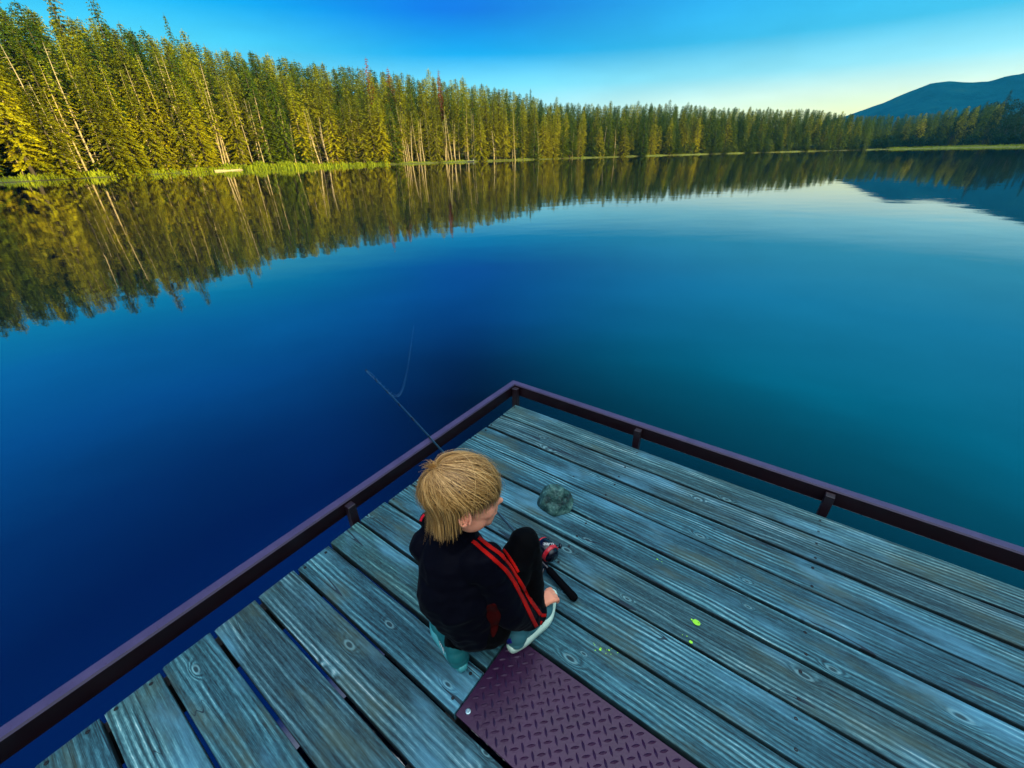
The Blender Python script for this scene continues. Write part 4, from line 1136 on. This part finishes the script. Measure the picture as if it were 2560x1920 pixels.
# shoes
M_up = simple('teal grey knit upper', (.035, .16, .19), .6, bump=.4, bscale=600)
M_upg = simple('teal rubber heel', (.008, .13, .14), .35, var=.1)
M_sole = simple('off white rubber sole', (.62, .80, .66), .5, var=.1, vscale=40)
M_navy = simple('deep blue heel tab', (.01, .01, .22), .5)
def shoe(name, heel, toe, mup, side_, tilt=0.0, L_=.225, WS=1.25, SH=1.4, msole=None):
    d = (toe - heel); d.z = 0; d.normalize(); s_ = Vector((d.y, -d.x, 0)); u_ = Vector((0, 0, 1))
    Rm = Matrix((d, -s_, u_)).transposed()
    Rt = Matrix.Rotation(tilt, 3, d)
    def T(p): return Rt @ (Rm @ Vector((p[0] * 1.08, p[1] * WS, p[2] * SH))) + heel - B0
    # outline of the sole, x along the foot, y across
    def half(x):
        q = x / L_; return .031 * (math.sin(math.pi * min(1, max(0, q * .94 + .03))) ** .42) * (1 + .20 * math.exp(-((q - .70) / .2) ** 2) - .10 * math.exp(-((q - .38) / .15) ** 2))
    N_ = 26; mb = MB(); rings = []
    for lev, (z_, g_) in enumerate([(0, -.003), (.004, .002), (.016, .0045), (.024, .002), (.026, -.003)]):
        ring = []
        for i in range(N_ * 2):
            a_ = math.pi * i / N_; x_ = L_ / 2 - math.cos(a_) * (L_ / 2 + g_); y_ = half(max(.0005, min(L_ - .0005, x_))) + g_ if True else 0
            y_ = (abs(math.sin(a_)) ** .6) * (half(max(.02, min(L_ - .02, x_))) + g_) * (1 if i < N_ else -1)
            lift = .014 * max(0, (x_ / L_ - .78) / .22) ** 2 + .003 * max(0, (.1 - x_ / L_) / .1)
            ring.append(T((x_, y_, z_ + lift)))
        rings.append(ring)
    v = [p for r_ in rings for p in r_]; n2 = N_ * 2; f = []
    for l in range(len(rings) - 1):
        for i in range(n2): f.append((l * n2 + i, l * n2 + (i + 1) % n2, (l + 1) * n2 + (i + 1) % n2, (l + 1) * n2 + i))
    f.append(tuple(range(n2))[::-1]); f.append(tuple((len(rings) - 1) * n2 + i for i in range(n2)))
    mb.add(v, f); so_ = mb
    pr = [('b', T((.036, 0, .040)), (.034, .029, .030), (Rt @ Rm) @ Matrix.Diagonal((1.08, WS, SH))), ('b', T((.045, 0, .058)), (.030, .026, .028), (Rt @ Rm) @ Matrix.Diagonal((1.08, WS, SH))), ('c', T((.06, 0, .042)), .033, T((.125, 0, .032)), .029), ('b', T((.150, 0, .030)), (.046, .034, .022), (Rt @ Rm) @ Matrix.Diagonal((1.08, WS, SH))), ('b', T((.10, 0, .028)), (.075, .029, .020), (Rt @ Rm) @ Matrix.Diagonal((1.08, WS, SH))), ('b', T((.028, 0, .026)), (.028, .027, .016), (Rt @ Rm) @ Matrix.Diagonal((1.08, WS, SH)))]
    up_ = blob(name, pr, .003, 4, mup, boy)
    sole = so_.build('sole', msole or M_sole, up_, True)
    return up_, T
hr = P3(1276, 1634, .0); tr_ = P3(1380, 1496, .03)
shR, TR = shoe('shoe', V3(hr.x, hr.y, 0), V3(tr_.x, tr_.y, 0), M_up, 1, R(-5))
hl_ = P3(1160, 1682, .0); tl_ = P3(1105, 1560, .0)
shL, TL = shoe('shoe', V3(hl_.x, hl_.y, 0), V3(tl_.x, tl_.y, 0), M_upg, -1, 0, SH=1.3, msole=simple('pale teal rubber rim', (.06, .34, .36), .4))
shL['label'] = 'teal rubber shoe with white lettering on its side'; shR['label'] = 'grey blue shoe with thick off white sole'
BS = bvh_of(shR)
ribbon('heel_tab', [(1270, 1592), (1274, 1606), (1280, 1620)], 12, BS, M_navy, shR, .0006, 10)
# white letters on the outer side of the left shoe
BL = bvh_of(shL)
dL = (TL((1, 0, 0)) - TL((0, 0, 0))).normalized(); h0 = hit(1106, 1618, BL)
if h0[0] is not None:
    nrm = h0[1]; ty_ = (Vector((0, 0, 1)) - nrm * nrm.z).normalized(); tx_ = ty_.cross(nrm)
    Ml = Matrix((tx_, ty_, nrm)).transposed().to_4x4(); Ml.translation = h0[0] + nrm * .002 - B0
    text('YNL', .020, Ml, M_white, shL)

# ---------------------------------------------------------------- hair
mt, t, b, o = mat('straight blond hair')
hv = t.new('ShaderNodeAttribute', attribute_name='hv').outputs['Fac']; ht = t.new('ShaderNodeAttribute', attribute_name='ht').outputs['Fac']
c = t.ramp(hv, [(0, (.02, .008, .002)), (.3, (.12, .055, .012)), (.65, (.43, .205, .05)), (1, (.80, .45, .155))])
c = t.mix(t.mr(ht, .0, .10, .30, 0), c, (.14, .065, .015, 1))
t.put(b, 'Base Color', c); t.put(b, 'Roughness', .38); t.put(b, 'Specular IOR Level', .5); t.put(b, 'Anisotropic', .5)
M_hair = mt
hr_ = random.Random(8)
Wd = Vector((-.64, -.02, .77)).normalized(); e1 = Vector((.77, 0, .64)); e1 = (e1 - Wd * e1.dot(Wd)).normalized(); e2 = Wd.cross(e1)
CR = Vector((.101, .077, .092)); C0 = Vector((-.012, 0, .030))
def zend(d):
    """height at which the hair ends, by direction round the head (x forward)"""
    a_ = math.degrees(math.atan2(abs(d.y), d.x))
    return float(np.interp(a_, [0, 25, 45, 60, 72, 84, 93, 100, 110, 125, 150, 180], [.020, .020, .018, .012, .012, .018, .010, -.036, -.052, -.057, -.058, -.058]))
HV = []; HF = []; HA = []; HT = []
def strand(psi, t0, r0, lift, endj, shade, jit):
    """one lock of hair from the crown down"""
    ci_ = min(range(len(CLP)), key=lambda i_: abs(CLP[i_] - psi)); lift += CLO[ci_]; endj += CLE[ci_]
    pts = []; t_ = t0; drop = None; pcl = CLP[ci_]; fq = 1.0; acc = Vector((0, 0, 0)); sw = jit * .25
    dprev = None
    for i in range(60):
        ps = psi + sw * t_ + (pcl - psi) * .62 * min(1, max(0, t_ - .15) / 1.0)
        d = Wd * math.cos(t_) + (e1 * math.cos(ps) + e2 * math.sin(ps)) * math.sin(t_)
        th = lift * min(1, (t_ + .1) / .5)
        if drop is None:
            p = C0 + Vector((d.x * (CR.x + th), d.y * (CR.y + th), d.z * (CR.z + th)))
            pts.append(p)
            if p.z < zend(d) + endj: break
            if d.z < .02 and t_ > .8 and len(pts) > 1: drop = (p.copy(), d.copy())
            t_ += .085
        else:
            p0, d0 = drop; tv = (pts[-1] - pts[-2]).normalized(); tv.z = -abs(tv.z); fq *= .72; p = pts[-1] + (tv * fq + Vector((0, 0, -1)) * (1 - fq)) * .0085; acc += Vector((tv.x, tv.y, 0)) * fq * .0085; h = (p0.z - p.z)
            back_ = max(0, -d0.x)
            inw = (.25 + .35 * max(0, -d0.x)) * h
            fl = back_ * (max(0, h - .05) ** 1.4) * 1.3
            p.x = p0.x + acc.x - d0.x * inw * .55 + d0.x * fl; p.y = p0.y + acc.y - d0.y * inw * .45 + d0.y * fl * .7 + jit * .02 * h
            pts.append(p)
            if p.z < zend(d0) + endj: break
    if len(pts) < 3: return
    k = len(pts); o0 = len(HV); ref = None
    for i, p in enumerate(pts):
        tg = (pts[min(i + 1, k - 1)] - pts[max(i - 1, 0)]).normalized(); out = (p - C0).normalized(); sdv = tg.cross(out).normalized(); out = sdv.cross(tg)
        q = i / (k - 1); wv = r0 * (1 - .75 * q ** 2.5) * (.6 + .4 * min(1, i / 3))
        for (a_, c_) in ((-1, 0), (0, .45), (1, 0)):
            HV.append(rel(HM @ (p + sdv * a_ * wv + out * c_ * wv))); HA.append(shade); HT.append(q)
    for i in range(k - 1):
        for j in range(2):
            a_ = o0 + i * 3 + j; HF.append((a_, a_ + 1, a_ + 4, a_ + 3))
CLP = sorted(hr_.uniform(-.1, 6.4) for _ in range(64)); CLO = [hr_.uniform(-.003, .006) for _ in CLP]; CLE = [hr_.gauss(0, .009) for _ in CLP]; CLS = [hr_.gauss(0, .16) for _ in CLP]
for n_ in range(5600):
    psi = hr_.uniform(0, 6.283); cl = math.floor(psi * 17) / 17
    lay = hr_.random()
    lift = .000 + .009 * lay + .006 * noise.noise(Vector((math.cos(psi) * 4, math.sin(psi) * 4, 1.0))) + .006 * noise.noise(Vector((math.cos(psi) * 16, math.sin(psi) * 16, 1.0)))
    t0 = hr_.uniform(0, .9) if lay < .75 else hr_.uniform(.0, .18)
    sh_ = .50 + .75 * noise.noise(Vector((math.cos(psi) * 16, math.sin(psi) * 16, lay * 1.2))) + hr_.gauss(0, .15) - .25 * (1 - lay)
    strand(psi + hr_.gauss(0, .03), t0, hr_.uniform(.0007, .0016), lift, hr_.gauss(.003, .009) + .012 * noise.noise(Vector((math.cos(psi) * 9, math.sin(psi) * 9, 5))), max(0, min(1, sh_ + CLS[min(range(len(CLP)), key=lambda i_: abs(CLP[i_] - psi))])), hr_.gauss(0, .7) + 1.2 * noise.noise(Vector((math.cos(psi) * 6, math.sin(psi) * 6, 9))))
for n_ in range(260):
    psi = hr_.uniform(0, 6.283)
    strand(psi, hr_.uniform(0, .6), hr_.uniform(.0004, .0007), hr_.uniform(.011, .020), hr_.gauss(-.004, .014), hr_.uniform(.45, 1), hr_.gauss(0, 2.2))
# a tuft standing up at the crown
for n_ in range(40):
    psi = hr_.uniform(2.2, 4.2); a0 = C0 + Vector((Wd.x * CR.x, Wd.y * CR.y, Wd.z * CR.z)) + Vector((hr_.gauss(0, .006), hr_.gauss(0, .008), hr_.gauss(0, .004)))
    dr = (Vector((-.5, 0, .85)) + Vector((hr_.gauss(0, .22), hr_.gauss(0, .3), 0))).normalized(); pts = [a0, a0 + dr * .012, a0 + dr * .022 + Vector((-.006, 0, -.002)), a0 + dr * .026 + Vector((-.016, 0, -.008))]
    o0 = len(HV); sv = dr.cross(Vector((0, 1, .3))).normalized()
    for i, p in enumerate(pts):
        wv = .0011 * (1 - i / 4)
        for a_ in (-1, 0, 1): HV.append(rel(HM @ (p + sv * a_ * wv + Vector((0, 0, .0004 * (a_ == 0)))))); HA.append(.75 + hr_.gauss(0, .1)); HT.append(i / 3)
    for i in range(3):
        for j in range(2): q = o0 + i * 3 + j; HF.append((q, q + 1, q + 4, q + 3))
me = mesh('hair', HV, HF, True); setattr_f(me, 'hv', HA); setattr_f(me, 'ht', HT)
hair = obj('hair', me, boy, M_hair)
# the dense under-layer of the hair
v = []; f = []; nu, nv_ = 72, 34
vals = []
for i in range(nv_ + 1):
    for j in range(nu):
        a_ = 6.28318 * j / nu; dxy = Vector((math.cos(a_), math.sin(a_), 0)); ze = zend(dxy) + .006
        q = i / nv_; zt = C0.z + (CR.z - .002)
        if q < .6:
            th = q / .6 * math.pi / 2; p = C0 + Vector((math.sin(th) * dxy.x * (CR.x - .003), math.sin(th) * dxy.y * (CR.y - .003), math.cos(th) * (CR.z - .002)))
        else:
            h = (C0.z - ze) * (q - .6) / .4; k_ = 1 - max(0, h) * 1.6
            p = C0 + Vector((dxy.x * (CR.x - .003) * k_, dxy.y * (CR.y - .003) * k_, -h))
        v.append(rel(HM @ p)); vals.append(.08 + .1 * noise.noise(Vector((math.cos(a_) * 20, math.sin(a_) * 20, q))))
for i in range(nv_):
    for j in range(nu): f.append((i * nu + j, i * nu + (j + 1) % nu, (i + 1) * nu + (j + 1) % nu, (i + 1) * nu + j))
me = mesh('hair_underlayer', v, f, True); setattr_f(me, 'hv', vals); setattr_f(me, 'ht', [.5] * len(v))
obj('hair_underlayer', me, boy, M_hair)
